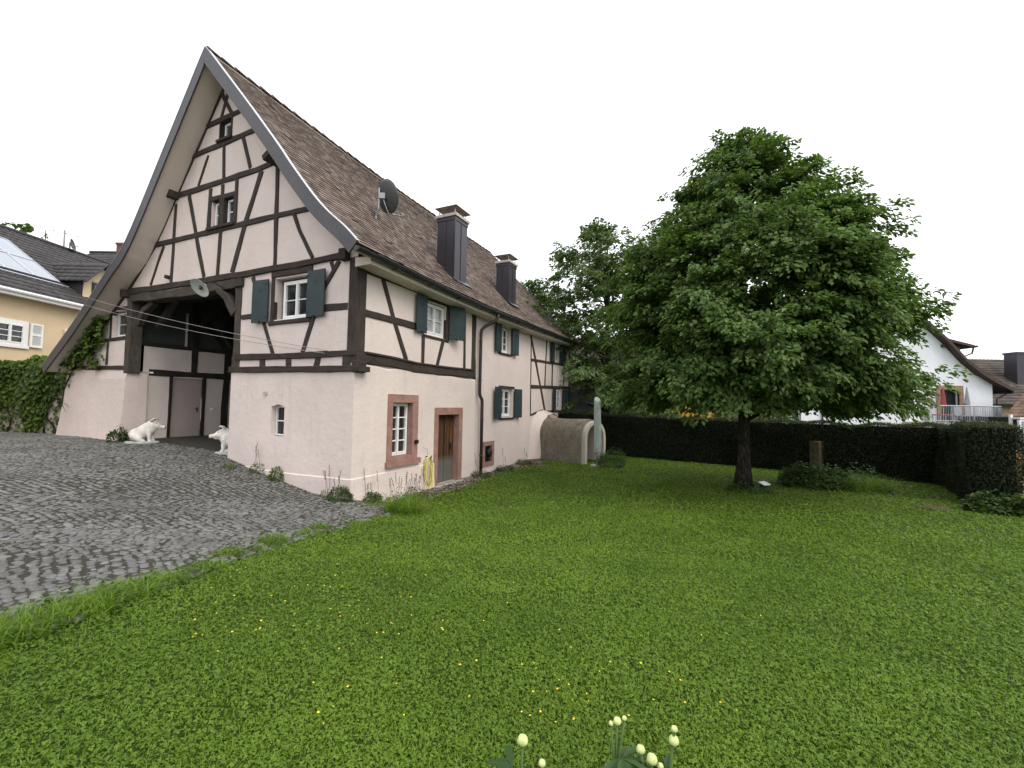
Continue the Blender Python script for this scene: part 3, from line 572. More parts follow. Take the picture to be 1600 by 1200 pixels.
mb = MB(); mb.beam((.7, 9.55, 4.5), (.7, 8.6, 5.35), .16, .16); mb.build('knee_brace', 'timber_old', HOUSE); mb = MB(); mb.beam((2.0, 9.6, 4.6), (2.0, 8.9, 5.35), .13, .13); mb.build('knee_brace', 'timber_in', HOUSE)

M['greyglass'] = m_plain('grey_glass', (.30, .31, .32), .08, .5, 0, .5, 3, .03, 5)  # paler grey pane colour, used on the first upper side window
# ---- windows: white casements > pane
def window(fn, a0, a1, b0, b1, d, cols=2, rows=2, fr=.055, mu=.022, parent=HOUSE, split=True, gm='glass', name='window', mat='white'):
    mb = MB()
    def bar(x0, x1, y0, y1, dd0, dd1):
        vs = [fn(a, b, dd) for dd in (dd0, dd1) for b in (y0, y1) for a in (x0, x1)]
        mb.add(vs, [(0, 2, 3, 1), (4, 5, 7, 6), (0, 1, 5, 4), (2, 6, 7, 3), (0, 4, 6, 2), (1, 3, 7, 5)])
    bar(a0, a0+fr, b0, b1, d-.03, d+.04); bar(a1-fr, a1, b0, b1, d-.03, d+.04); bar(a0+fr, a1-fr, b0, b0+fr*1.1, d-.034, d+.04); bar(a0+fr, a1-fr, b1-fr, b1, d-.028, d+.04)
    n = cols if split else 1; wc = (a1-a0-2*fr)/n; m2 = fr*.75
    for c in range(n):
        x0, x1 = a0+fr+c*wc, a0+fr+(c+1)*wc
        if split:
            bar(x0, x0+m2, b0+fr*1.1, b1-fr, d-.045, d+.03); bar(x1-m2, x1, b0+fr*1.1, b1-fr, d-.043, d+.03)
            bar(x0+m2, x1-m2, b0+fr*1.1, b0+fr*1.1+m2*1.1, d-.044, d+.03); bar(x0+m2, x1-m2, b1-fr-m2, b1-fr, d-.042, d+.03)
        for r_ in range(1, rows):
            y = b0+fr+m2+(b1-b0-2*fr-2*m2)*r_/rows; bar(x0+m2, x1-m2, y-mu/2, y+mu/2, d-.025, d+.02)
    if split: bar((a0+a1)/2-.022, (a0+a1)/2+.022, b0+fr*1.1, b1-fr, d-.056, d-.047)
    o = mb.build(name, mat, parent, bevel=.004)
    g = MB(); g.add([fn(a, b, d+.012) for a, b in rect(a0+fr*.5, a1-fr*.5, b0+fr*.5, b1-fr*.5)], [(0, 1, 2, 3)]); g.build('pane', gm, o)
    return o
window(gf, 1.60, 2.62, 4.16, 5.14, .15, 2, 2); window(gf, 4.92, 5.36, 9.48, 9.97, .12, 1, 1, .06, split=False); window(gf, 5.27, 5.60, 6.99, 7.70, .11, 1, 2, .05, .03, split=False); window(gf, 4.64, 5.03, 6.99, 7.69, .11, 1, 2, .05, .03, split=False)
window(gf, 10.0, 10.80, 4.15, 4.95, .16, 1, 2, .06, split=False); window(gf, 2.18, 2.64, 1.28, 2.0, .10, 1, 2, .03, .03, split=False)
window(lf, 2.53, 3.50, 4.06, 4.96, .10, gm='greyglass'); window(lf, 7.05, 7.85, 4.09, 5.04, .14, 2, 3); window(lf, 7.15, 8.16, 1.68, 2.72, .14, 2, 3); window(lf, 12.71, 13.5, 4.26, 5.12, .08, 2, 3); window(lf, 12.95, 13.82, 1.96, 2.94, .08, 2, 3)
window(lf, 1.23, 1.98, .80, 2.13, .12, 2, 4, .045, .03)
# dark reveal linings and sills of the small gable windows and the side windows
for a0, a1, b0, b1, dd in ((4.86, 5.42, 9.43, 10.02, .29), (5.22, 5.68, 6.94, 7.77, .25), (4.58, 5.08, 6.94, 7.75, .25)):
    mb = MB()
    for q in ((a0, a0+.035, b0, b1), (a1-.035, a1, b0, b1), (a0+.035, a1-.035, b1-.03, b1)): mb.prism(rect(*q), gf, -.03, dd)
    mb.prism(rect(a0-.05, a1+.05, b0-.05, b0+.02), gf, -.09, dd); mb.build('window_lining', 'timber', HOUSE)
for a0, a1, b_ in ((6.95, 7.95, 4.05), (7.08, 8.25, 1.63)):
    mb = MB(); mb.prism(rect(a0, a1, b_-.06, b_+.01), lf, -.05, .14); mb.build('window_sill', 'black', HOUSE, bevel=.006)
mb = MB(); mb.prism(rect(7.0, 8.3, 2.755, 2.83), lf, -.035, .06); mb.build('window_head', 'timber', HOUSE); mb = MB(); mb.prism(rect(1.52, 2.80, 4.135, 4.16), gf, .0, .2); mb.build('window_sill', 'white', HOUSE)

# ---- shutters (hinged boards with a cut-out cross and iron straps)
def shutter(fn, hinge, b0, b1, w, side, ang):
    """side +1: leaf runs to larger a; ang = how far it stands off the wall, degrees"""
    ca, sa = math.cos(R(ang)), math.sin(R(ang)); T = .035
    def sf(x, b, d): return fn(hinge+side*(x*ca+d*sa*0), b, -.05-x*sa-d)
    mb = MB(); mb.prism(rect(0, w, b0, b1), sf, 0, T)
    o = mb.build('shutter', 'shutter', HOUSE, bevel=.006)
    c = MB(); cx, cy = w*.5, b1-(b1-b0)*.26; s_ = .075
    for dx, dy in ((1, 0), (-1, 0), (0, 1), (0, -1)):
        c.prism([(cx+dx*.012-dy*.010, cy+dy*.012-dx*.010), (cx+dx*s_*.75-dy*.016, cy+dy*s_*.75-dx*.016), (cx+dx*s_, cy+dy*s_), (cx+dx*s_*.75+dy*.016, cy+dy*s_*.75+dx*.016), (cx+dx*.012+dy*.010, cy+dy*.012+dx*.010)], sf, T+.001, T-.004)
    c.build('shutter_cutout', 'black', o)
    h = MB()
    for bb in (b0+.12, b1-.12): h.prism(rect(-.03, w*.16, bb-.014, bb+.014), sf, T+.007, T-.01)
    h.prism(rect(w*.42, w*.48, b0-.03, b0+.035), sf, T+.022, T+.002); h.build('shutter_hinge', 'black', o); return o
shutter(gf, 2.94, 4.11, 5.21, .56, 1, 4); shutter(gf, 1.53, 4.13, 5.24, .60, -1, 2)
shutter(lf, 2.50, 4.05, 5.05, .50, -1, 5); shutter(lf, 3.60, 4.05, 5.06, .55, 1, 24)
shutter(lf, 7.02, 4.06, 5.07, .48, -1, 4); shutter(lf, 7.93, 4.06, 5.09, .47, 1, 8); shutter(lf, 7.10, 1.62, 2.77, .58, -1, 5); shutter(lf, 8.24, 1.63, 2.75, .56, 1, 6)
shutter(lf, 12.68, 4.22, 5.13, .52, -1, 5); shutter(lf, 13.52, 4.23, 5.16, .56, 1, 6); shutter(lf, 12.93, 1.92, 2.95, .40, -1, 5); shutter(lf, 13.96, 1.92, 2.96, .62, 1, 8)

# ---- sandstone surrounds, cellar door, vent
def surround(name, a0, a1, b0, b1, A0, A1, B0, B1, d0, d1, sill=None):
    mb = MB(); mb.prism(rect(A0, a0, B0, b1), lf, d0, d1); mb.prism(rect(a1, A1, B0, b1), lf, d0, d1); mb.prism(rect(A0, A1, b1, B1), lf, d0-.003, d1)
    if b0 > B0: mb.prism(rect(a0, a1, B0, b0), lf, d0+.002, d1)
    if sill: mb.prism(rect(*sill), lf, d0-.07, d1)
    return mb.build(name, 'stone', HOUSE, bevel=.012)
surround('sandstone_window_frame', 1.22, 1.99, .79, 2.14, 1.04, 2.22, .70, 2.35, -.085, .115, (1.0, 2.30, .56, .70))
surround('sandstone_door_frame', 3.16, 4.24, -.2, 1.81, 2.98, 4.44, -.36, 2.02, -.09, .18)
mb = MB(); mb.box(2.95, 4.4, -.22, .2, -.34, -.19); mb.build('door_step', 'concrete', HOUSE, bevel=.015)
t = NT('old_door_wood'); o = t.obj(); g_ = t.noise(t.scale(o, (9, 9, .7)), 2.0, 6, .7); pl = t.noise(t.scale(o, (7.2, 1, .05)), 1, 1, 0)
c_ = t.mix(t.rng(g_, .35, .7), (.035, .018, .010), (.19, .085, .035)); c_ = t.mix(t.rng(pl, .4, .6, 0, .8), c_, (.030, .016, .010))
zz = t.n('SeparateXYZ', {0: o}).outputs[2]; c_ = t.mix(t.rng(t.math('ADD', zz, t.math('MULTIPLY', g_, .3)), .75, .55, 0, .9), c_, t.mix(g_, (.06, .058, .052), (.20, .19, .17)))
M['olddoor'] = t.fin(c_, .85, t.bump(g_, .6, .01), .2)
mb = MB(); x = 3.18
for i, w_ in enumerate((.17, .20, .18, .17, .19, .15)):
    mb.prism(rect(x, x+w_-.008, -.18, 1.80), lf, .10+.004*(i % 3), .16); x += w_
od = mb.build('cellar_door', 'olddoor', HOUSE, bevel=.005)
mb = MB(); mb.prism(rect(4.02, 4.06, .75, .95), lf, .07, .11); mb.tube([(4.04, .09, .86), (4.04, .05, .86), (3.95, .05, .86)], .011, 6); mb.build('door_handle', 'black', od)
surround('vent_frame', 6.03, 6.53, .13, .69, 5.86, 6.70, -.02, .84, -.03, .10)
mb = MB(); mb.prism(rect(6.03, 6.53, .13, .69), lf, .10, .13); gv = mb.build('vent_back', 'inner', HOUSE)
mb = MB()
for i in range(4): a = 6.09+.125*i; mb.tube([(a, .02, .12), (a, .02, .70)], .013, 6)
for b_ in (.3, .5): mb.tube([(6.02, .0, b_), (6.54, .0, b_)], .012, 6)
mb.ell((6.28, -.06, .45), (.15, .08, .15)); mb.build('vent_grille', 'black', gv)
mb = MB(); mb.tube([(2.12, -.09, 1.12), (2.12, -.16, 1.12)], .055, 12); mb.build('vent_cap', 'black', HOUSE)
mb = MB(); mb.box(-.13, -.06, 2.82, 2.90, 2.28, 2.36); mb.build('door_bell', 'concrete', HOUSE, bevel=.01)

# ---- eaves: box soffit, gutter, downpipe
def eave(u, v, z): return (u, v, z+sagL(u))
us = list(np.linspace(-.07, U1, 24)); mb = MB()
sec = [(-.46, 5.36), (-.44, 5.20), (.02, 5.19), (.02, 5.40)]; vs = [eave(u, v, z) for u in us for v, z in sec]
mb.add(vs, [(i*4+k, i*4+(k+1) % 4, (i+1)*4+(k+1) % 4, (i+1)*4+k) for i in range(len(us)-1) for k in range(4)]+[(3, 2, 1, 0), tuple(len(vs)-4+k for k in range(4))]); mb.build('eave_soffit', 'soffit', HOUSE)
mb = MB(); vs = []
for u in [U0-.02]+us[1:]:
    for rr in (.085, .078): vs += [eave(u, -.565+rr*math.cos(a), 5.37+rr*math.sin(a)) for a in np.linspace(math.pi, 2*math.pi, 9)]
k = 18; n = len(us)
fs = [(i*k+r_*9+j, i*k+r_*9+j+1, (i+1)*k+r_*9+j+1, (i+1)*k+r_*9+j) for i in range(n-1) for r_ in (0, 1) for j in range(8)]
fs += [(i*k+e, i*k+9+e, (i+1)*k+9+e, (i+1)*k+e) for i in range(n-1) for e in (0, 8)]+[tuple(b+j for j in range(9)) for b in (0, (n-1)*k)]
mb.add(vs, fs)
mb.tube([eave(u, -.655, 5.372) for u in us], .013, 6)
for u in us[1::2]: mb.box(u-.012, u+.012, -.66, -.47, 5.27+sagL(u), 5.285+sagL(u))
GUT = mb.build('gutter', 'gutter', HOUSE)
mb = MB(); z0 = 5.30+sagL(5.75)
mb.tube([(5.75, -.565, z0+.02), (5.75, -.565, z0-.08), (5.72, -.50, z0-.22), (5.52, -.22, z0-.42), (5.44, -.13, z0-.55), (5.42, -.12, z0-.75), (5.40, -.12, 2.55), (5.43, -.12, 2.42), (5.52, -.15, 2.28), (5.53, -.15, 2.1), (5.53, -.15, -.35)], .055, 12)
for z in (4.2, 2.9, 1.6, .4): mb.tube([(5.41 if z > 2.5 else 5.53, -.12 if z > 2.5 else -.15, z), (5.41 if z > 2.5 else 5.53, -.12 if z > 2.5 else -.15, z+.05)], .064, 12)
mb.build('downpipe', 'pipe', HOUSE, smooth=True)
# ---- chimneys
def chimney(u0, u1, v0, v1, ztop):
    mb = MB(); zb = 5.4; mb.box(u0, u1, v0, v1, zb, ztop)
    for k in (.5,): mb.box(u0-.016, u0, v0+(v1-v0)*k-.012, v0+(v1-v0)*k+.012, zb, ztop); mb.box(u0+(u1-u0)*k-.012, u0+(u1-u0)*k+.012, v0-.016, v0, zb, ztop)
    mb.box(u0-.022, u0+.03, v0-.022, v0+.03, zb, ztop)
    c = mb.build('chimney', 'chim', HOUSE)
    fl = MB(); fl.obox(((u0+u1)/2, v0-.08, np.interp(v0-.08, [-.56, -.17, .36, .85, 1.57], [5.45, 5.82, 6.25, 6.73, 7.54])+.04+sagL((u0+u1)/2)*.8), ((u1-u0)/2+.1, 0, 0), (0, .11, .095), (0, -.008, .01)); fl.build('chimney_flashing', 'gutter', c)
    mb = MB(); e = .06; mb.box(u0-e, u1+e, v0-e, v1+e, ztop, ztop+.10); mb.build('chimney_slab', 'concrete', c, bevel=.01)
    mb = MB(); e = -.03; mb.box(u0-.02, u1+.02, v0-.02, v1+.02, ztop-.12, ztop-.0); mb.build('chimney_collar', 'chim', c)
    mb = MB()
    for uu in (u0+.04, u1-.04):
        for vv in (v0+.04, v1-.04): mb.box(uu-.012, uu+.012, vv-.012, vv+.012, ztop+.10, ztop+.34)
    mb.build('hood_posts', 'zinc', c)
    mb = MB(); e = .085; cu, cv = (u0+u1)/2, (v0+v1)/2; vs = [(u0-e, v0-e, ztop+.33), (u1+e, v0-e, ztop+.33), (u1+e, v1+e, ztop+.33), (u0-e, v1+e, ztop+.33), (cu, cv, ztop+.43)]; vs += [(x, y, z-.012) for x, y, z in vs[:4]]+[(cu, cv, ztop+.415)]
    mb.add(vs, [(0, 1, 4), (1, 2, 4), (2, 3, 4), (3, 0, 4), (6, 5, 9), (7, 6, 9), (8, 7, 9), (5, 8, 9), (0, 5, 6, 1), (1, 6, 7, 2), (2, 7, 8, 3), (3, 8, 5, 0)]); mb.build('chimney_hood', 'zinc', c)
chimney(4.34, 5.08, .30, .98, 8.16); chimney(8.72, 9.42, .52, 1.10, 8.00)
# ------------------------------------------------------------------ things on and by the house (house frame: parented by placement, top-level)
def hthing(name, label, cat, u, v, z, rz=0, group=None): return thing(name, label, cat, hw(u, v, z), HROT+rz, group)
# satellite dish: on a mast on the roof slope
dish = hthing('satellite_dish', 'dark grey satellite dish on a mast on the brown tiled roof slope', 'satellite dish', 2.05, 1.48, 7.28)
M['dish'] = m_plain('dish_paint', (.075, .08, .085), .5, .4, .1, .1); M['galv'] = m_plain('galvanised_steel', (.27, .285, .30), .45, .5, .6, .15)
mb = MB(); mb.tube([(0, 0, -.15), (0, -.02, .15), (0, -.10, .35), (0, -.10, .95)], .027, 10); mb.build('mast', 'galv', dish)
def dish_mesh(par, rad, nrm_, c, mt):
    z = Vector(nrm_).normalized(); x = z.cross(Vector((0, 0, 1))).normalized(); y = z.cross(x); mb = MB(); n, m = 28, 7; vs = []
    for side in (0, -.012):
        for j in range(m+1):
            r = rad*j/m
            for i in range(n): a = 2*math.pi*i/n; vs.append(Vector(c)+x*r*.92*math.cos(a)+y*r*math.sin(a)+z*(.22*rad*(j/m)**2+side))
    o = (m+1)*n; fs = []
    for b in (0, o): fs += [(b+j*n+i, b+j*n+(i+1) % n, b+(j+1)*n+(i+1) % n, b+(j+1)*n+i) for j in range(m) for i in range(n)]
    fs += [(m*n+i, m*n+(i+1) % n, o+m*n+(i+1) % n, o+m*n+i) for i in range(n)]
    mb.add(vs, fs); return mb.build('reflector', mt, par, smooth=True), x, y, z
ddir = Vector((.98, -.18, .33)); rf, dx, dy, dz = dish_mesh(dish, .47, ddir, (0.10, -.24, .72), 'dish')
mb = MB(); mb.beam((0, -.10, .72), Vector((.10, -.24, .72)), .10, .16); mb.build('bracket', 'galv', dish)
lnb = Vector((.10, -.24, .72))+dz*.74+Vector((0, 0, -.56)); mb = MB(); mb.tube([Vector((.08, -.2, .62)), Vector((.18, -.30, .24)), lnb], .020, 8); mb.build('feed_arm', 'galv', dish); mb = MB(); mb.tube([lnb-dz*.02+Vector((0, 0, .02)), lnb-dz*.14+Vector((0, 0, .07))], .035, 10); mb.build('receiver', 'galv', dish)
# enamel barn lamp on the lintel
lamp = hthing('barn_lamp', 'pale enamel disc lamp hanging on the old beam over the barn gateway', 'lamp', -.06, 4.80, 5.16)
mb = MB(); mb.tube([(0, 0, 0), (-.22, .05, .10), (-.42, .12, .06), (-.46, .14, -.02)], .014, 8); mb.build('arm', 'black', lamp)
zt = Vector((.75, .10, .62)).normalized(); xt = zt.orthogonal().normalized(); yt = zt.cross(xt); c0 = Vector((-.46, .15, -.05)); mb = MB()
prof = [(.03, .03), (.06, .0), (.10, -.03), (.255, -.085), (.262, -.095), (.25, -.088), (.09, -.045), (.0, -.04)]; n = 28; vs = [c0+xt*r*math.cos(2*math.pi*i/n)+yt*r*math.sin(2*math.pi*i/n)+zt*z for r, z in prof for i in range(n)]
mb.add(vs, [(j*n+i, j*n+(i+1) % n, (j+1)*n+(i+1) % n, (j+1)*n+i) for j in range(len(prof)-1) for i in range(n)]); M['enamel'] = m_plain('enamel', (.50, .53, .50), .35, .5, 0, .15, 8); mb.build('lamp_shade', 'enamel', lamp, smooth=True)
mb = MB(); mb.ell(c0-zt*.055, (.045, .045, .07)); mb.build('bulb', 'glass', lamp, smooth=True); mb = MB(); mb.tube([c0+zt*.10, c0+zt*.02], .035, 12); mb.build('lamp_cap', 'enamel', lamp)
# two overhead cables from the verge to the corner of the gable
M['cable'] = m_plain('cable_sheath', (.30, .29, .28), .5)
for i, (a, b, lab) in enumerate((((-.67, 10.72, 5.27), (-.13, .62, 3.28), 'upper of the two thin grey cables strung across the gable front'), ((-.67, 10.98, 5.08), (-.13, .80, 3.24), 'lower of the two thin grey cables strung across the gable front'))):
    mb = MB(); A, B = Vector(a), Vector(b); mb.tube([A.lerp(B, t)+Vector((0, 0, -.10*4*t*(1-t)*(1+.2*i))) for t in np.linspace(0, 1, 17)], .007, 5)
    o = mb.build('overhead_cable', 'cable', None, smooth=True); o.location = K; o.rotation_euler = (0, 0, HROT); tag(o, lab, 'cable', 'overhead cables across the gable')
# garden hose coiled on its hook beside the cellar door
hose = hthing('garden_hose', 'yellow garden hose hanging coiled on the wall beside the old cellar door', 'garden hose', 2.62, -.10, .62)
M['hose'] = m_plain('hose_rubber', (.66, .58, .18), .5, .4, 0, .2, 8)
mb = MB(); pts = []
for k in range(9):
    w_, dn = random.uniform(.05, .17), random.uniform(.66, .92); off = random.uniform(-.09, .09); dd = -.03-.010*k
    for t in np.linspace(0, 1, 17)[:-1]:
        a = t*2*math.pi; pts.append((off*.6*(1-math.cos(a))+1.25*w_*math.sin(a)*(.75+.25*(1-math.cos(a))/2)+.02*math.sin(3*a+k)+-.0+.05*(1-math.cos(a))/2, dd-.01*math.sin(a*2+k), .06-dn*(1-math.cos(a))/2))
mb.tube(pts, .0085, 7); mb.build('coil', 'hose', hose, smooth=True)
mb = MB(); mb.tube([(-.0, .05, .06), (0, -.14, .04), (0, -.16, .10)], .015, 7); mb.build('hook', 'black', hose); mb = MB(); mb.tube([(.05, -.10, -.18), (.11, -.13, -.48), (.10, -.12, -.60)], [.012, .016, .022], 8); mb.build('nozzle', 'hose', hose)
mb = MB(); mb.tube([(-.22, -.02, .32), (-.05, -.04, .28), (-.02, -.05, .08)], .006, 5); mb.build('feed_pipe', 'galv', hose)

# ------------------------------------------------------------------ the two sitting pigs
t = NT('pig_paint'); o = t.obj(); M['pig'] = t.fin(t.mix(t.rng(t.noise(o, 5, 4), .4, .75), (.74, .70, .66), (.50, .46, .42)), .6, t.bump(t.noise(o, 30, 4), .35, .01), .3)
M['pigbase'] = m_plain('pig_base_stone', (.40, .43, .41), .9, .2, 0, .25, 7, .5, 40)
def pig(label, u, v, z, rz, turn):
    p = hthing('pig_statue', label, 'pig statue', u, v, z, rz, 'white sitting pig statues at the gateway')
    mb = MB()
    def cap(a, b, r0, r1, n=10):
        a, b = Vector(a), Vector(b)
        for i in range(n+1): t_ = i/n; mb.ell(a.lerp(b, t_), [r0+(r1-r0)*t_]*3, None, 14, 9)
    ry = Matrix.Rotation(R(-38), 3, 'Y')
    mb.ell((-.15, 0, .24), (.23, .185, .20)); mb.ell((.0, 0, .34), (.30, .175, .195), ry); mb.ell((.12, 0, .42), (.20, .165, .20), ry)   # rump, belly, shoulders
    for s in (-1, 1):
        cap((-.17, s*.12, .19), (-.02, s*.17, .10), .115, .075); cap((-.02, s*.17, .08), (.08, s*.17, .055), .058, .045)     # folded hind leg
        cap((.16, s*.09, .36), (.185, s*.10, .20), .080, .052); cap((.185, s*.10, .20), (.19, s*.10, .07), .050, .040); mb.ell((.205, s*.10, .055), (.058, .045, .04))
    hd = Matrix.Rotation(R(turn), 3, 'Z'); hc = Vector((.20, 0, .52)); q = lambda x, y, z_: hc+hd @ Vector((x, y, z_))
    mb.ell(q(.0, 0, .0), (.17, .14, .155)); mb.ell(q(.10, 0, -.02), (.13, .115, .115)); cap(q(.16, 0, -.04), q(.30, 0, -.06), .072, .052); mb.ell(q(.325, 0, -.060), (.020, .070, .062)); cap(q(.10, 0, -.10), q(.22, 0, -.11), .055, .035)
    cap(q(.08, .075, .085), q(.10, .085, .09), .025, .018); cap(q(.08, -.075, .085), q(.10, -.085, .09), .025, .018)
    b = mb.build('body', 'pig', p, smooth=True, fix=False); rm = b.modifiers.new('remesh', 'REMESH'); rm.mode = 'VOXEL'; rm.voxel_size = .012; rm.use_smooth_shade = True; sm = b.modifiers.new('smooth', 'SMOOTH'); sm.iterations = 2; sm.factor = .5
    for s in (-1, 1):                           # ears: curved leaves pointing up and forward
        e = MB(); pts = []
        for j in range(6):
            t_ = j/5; wv = .115*math.sin(math.pi*(.18+.82*(1-t_)))*(1 if j < 5 else .1); cc = Vector((-.03+.15*t_, s*(.085+.10*t_), .115+.15*t_-.07*t_*t_))
            for k in (-1, -.5, 0, .5, 1): pts.append(q(*(cc+Vector((.25*k*wv, s*.75*k*wv*.9, .02*(k*k)-.0)))))
        e.add(pts, [(j*5+k, j*5+k+1, (j+1)*5+k+1, (j+1)*5+k) for j in range(5) for k in range(4)]); eo = e.build('ear', 'pig', p, smooth=True); so_ = eo.modifiers.new('solid', 'SOLIDIFY'); so_.thickness = .022; so_.offset = 0
    e = MB(); 
    for s in (-1, 1): e.ell(q(.145, s*.088, .055), (.014, .010, .014)); e.ell(q(.347, s*.022, -.055), (.006, .011, .014))
    e.build('eyes_and_nostrils', M['olddoor'], p)
    e = MB(); e.tube([(-.36, 0, .22), (-.40, .03, .27), (-.38, .06, .30), (-.35, .03, .31)], [.016, .014, .012, .008], 7); e.build('tail', 'pig', p, smooth=True)
    e = MB(); n = 26; vs = []
    for rr, zz_ in ((1, -.04), (1.0, .035), (.94, .055), (0.5, .058)): vs += [(-.03+.44*rr*math.cos(2*math.pi*i/n), .27*rr*math.sin(2*math.pi*i/n), zz_-.02) for i in range(n)]
    e.add(vs, [(j*n+i, j*n+(i+1) % n, (j+1)*n+(i+1) % n, (j+1)*n+i) for j in range(3) for i in range(n)]+[tuple(range(3*n, 4*n))]); e.build('base', 'pigbase', p)
    return p
def gz(u, v): p = hw(u, v); return h1(p.x, p.y)
pig('white pig statue sitting beside the left wall block of the gateway', .0, 8.55, gz(0, 8.55)+.03, R(-48), 8).scale = (1.0,)*3
pig('white pig statue half hidden by the right wall block of the gateway', .34, 4.76, gz(.34, 4.76)+.03, R(128), 20).scale = (1.0,)*3

# ------------------------------------------------------------------ vaulted cellar entrance with furled parasol
t = NT('weathered_render'); o = t.obj(); z_ = t.n('SeparateXYZ', {0: o}).outputs[2]; n1 = t.noise(o, 1.6, 6, .7); n2 = t.noise(o, 9, 5, .7); lich = t.noise(o, 13, 3, .5)
c_ = t.mix(t.rng(n1, .35, .7), (.22, .20, .16), (.115, .10, .075)); c_ = t.mix(t.rng(n2, .5, .8, 0, .55), c_, (.32, .29, .24)); c_ = t.mix(t.math('MULTIPLY', t.rng(lich, .60, .68, 0, .9), t.rng(t.noise(o, 2.1, 3), .42, .6)), c_, (.045, .040, .028)); c_ = t.mix(t.rng(t.noise(t.scale(o, (3, 3, .6)), 1, 5, .7), .50, .70, 0, .75), c_, (.085, .07, .05))
M['vault'] = t.fin(c_, .95, t.bump(t.math('ADD', n2, lich), .8, .03), .15)
def vault():
    ax = Vector((.69, -.724, 0)).normalized(); cr = Vector((.724, .69, 0)).normalized(); A1 = Vector((2.88, 17.41, -.2)); w_ = 1.5; hleg = 1.03
    p = thing('vaulted_cellar_entrance', 'weathered barrel-vaulted cellar entrance built against the house wall', 'cellar entrance', A1)
    def arch(t_, r, x=0.): return [cr*(w_/2-r*math.cos(a))+Vector((0, 0, hleg+r*math.sin(a))) for a in np.linspace(0, math.pi, 17)]
    def ring(d, r): return [cr*(w_/2-r)-ax*d+Vector((0, 0, -.5))]+[q-ax*d for q in arch(0, r)]+[cr*(w_/2+r)-ax*d+Vector((0, 0, -.5))]
    mb = MB(); ds = np.linspace(.14, 3.6, 14); vs = []
    for d in ds: vs += [q+Vector((0, 0, .015*math.sin(d*3+i*.7))) for i, q in enumerate(ring(d, .75))]
    k = 19; n = len(ds); mb.add(vs, [(i*k+j, i*k+j+1, (i+1)*k+j+1, (i+1)*k+j) for i in range(n-1) for j in range(k-1)]); mb.build('vault', 'vault', p, smooth=True)
    mb = MB(); vs = ring(.0, .57)+ring(2.8, .57); mb.add(vs, [(j, j+1, k+j+1, k+j) for j in range(k-1)]+[tuple(range(k, 2*k))]); mb.build('passage', 'pink_in', p)
    mb = MB(); vs = ring(-.02, .56)+ring(-.02, .70)+ring(.17, .71)+ring(.17, .56); mb.add(vs, [(b*k+j, b*k+j+1, ((b+1) % 4)*k+j+1, ((b+1) % 4)*k+j) for b in range(4) for j in range(k-1)]); M['archstone'] = m_plaster('arch_rim_render', (.46, .42, .36), dirtamt=1.2); mb.build('arch_rim', 'archstone', p)
    mb = MB(); c = cr*.75+ax*.0; mb.obox(c+ax*.14+Vector((0, 0, -.04)), cr*.85, ax*.26, Vector((0, 0, .07))); mb.build('threshold', 'concrete', p, bevel=.02)
    return p
vault()
mb = MB()                                      # render fillet where the vault meets the wall
vs = []; 
for j, (u, z, d) in enumerate(((9.7, -.4, .02), (9.85, .5, .03), (9.95, 1.0, .03), (10.1, 1.45, .03), (10.6, 1.85, .04), (11.3, 1.92, .04), (12, 1.75, .03))):
    vs += [(u, .0, z), (u+.25, -.06, z-.02), (u+.65, -.32, z-.16)]
mb.add(vs, [(i*3+k, i*3+k+1, (i+1)*3+k+1, (i+1)*3+k) for i in range(6) for k in range(2)]); mb.build('render_fillet', 'pink', HOUSE, smooth=True)
M['cover'] = m_plain('cover_fabric', (.34, .385, .36), .7, .25, 0, .18, 6, .4, 18)
pz = h1(3.3, 16.6); para = thing('furled_parasol', 'furled garden parasol in a pale green cover by the cellar entrance', 'parasol', (3.3, 16.9, pz))
mb = MB(); n = 9; vs = []
for z, r in ((.50, .10), (.60, .14), (.95, .15), (1.5, .148), (2.1, .142), (2.46, .138), (2.56, .12)):
    for i in range(n): a = 2*math.pi*i/n; rr = .88*r*(1+.14*math.sin(3*a+z*.8)+.06*math.sin(7*a)); vs.append((rr*math.cos(a)+.02*math.sin(z*2), rr*math.sin(a)*.8, z+(.09*math.sin(a) if z > 2.45 else .06*math.sin(2*a) if z < .7 else 0)))
mb.add(vs, [(j*n+i, j*n+(i+1) % n, (j+1)*n+(i+1) % n, (j+1)*n+i) for j in range(6) for i in range(n)]+[tuple(range(6*n, 7*n)), tuple(range(n))[::-1]]); mb.build('cover', 'cover', para)
mb = MB(); mb.tube([(0, 0, -.05), (0, 0, .8)], .028, 10); mb.build('pole', 'galv', para); mb = MB(); mb.tube([(0, 0, -.03), (0, 0, .05)], .24, 18); mb.build('foot', 'concrete', para)

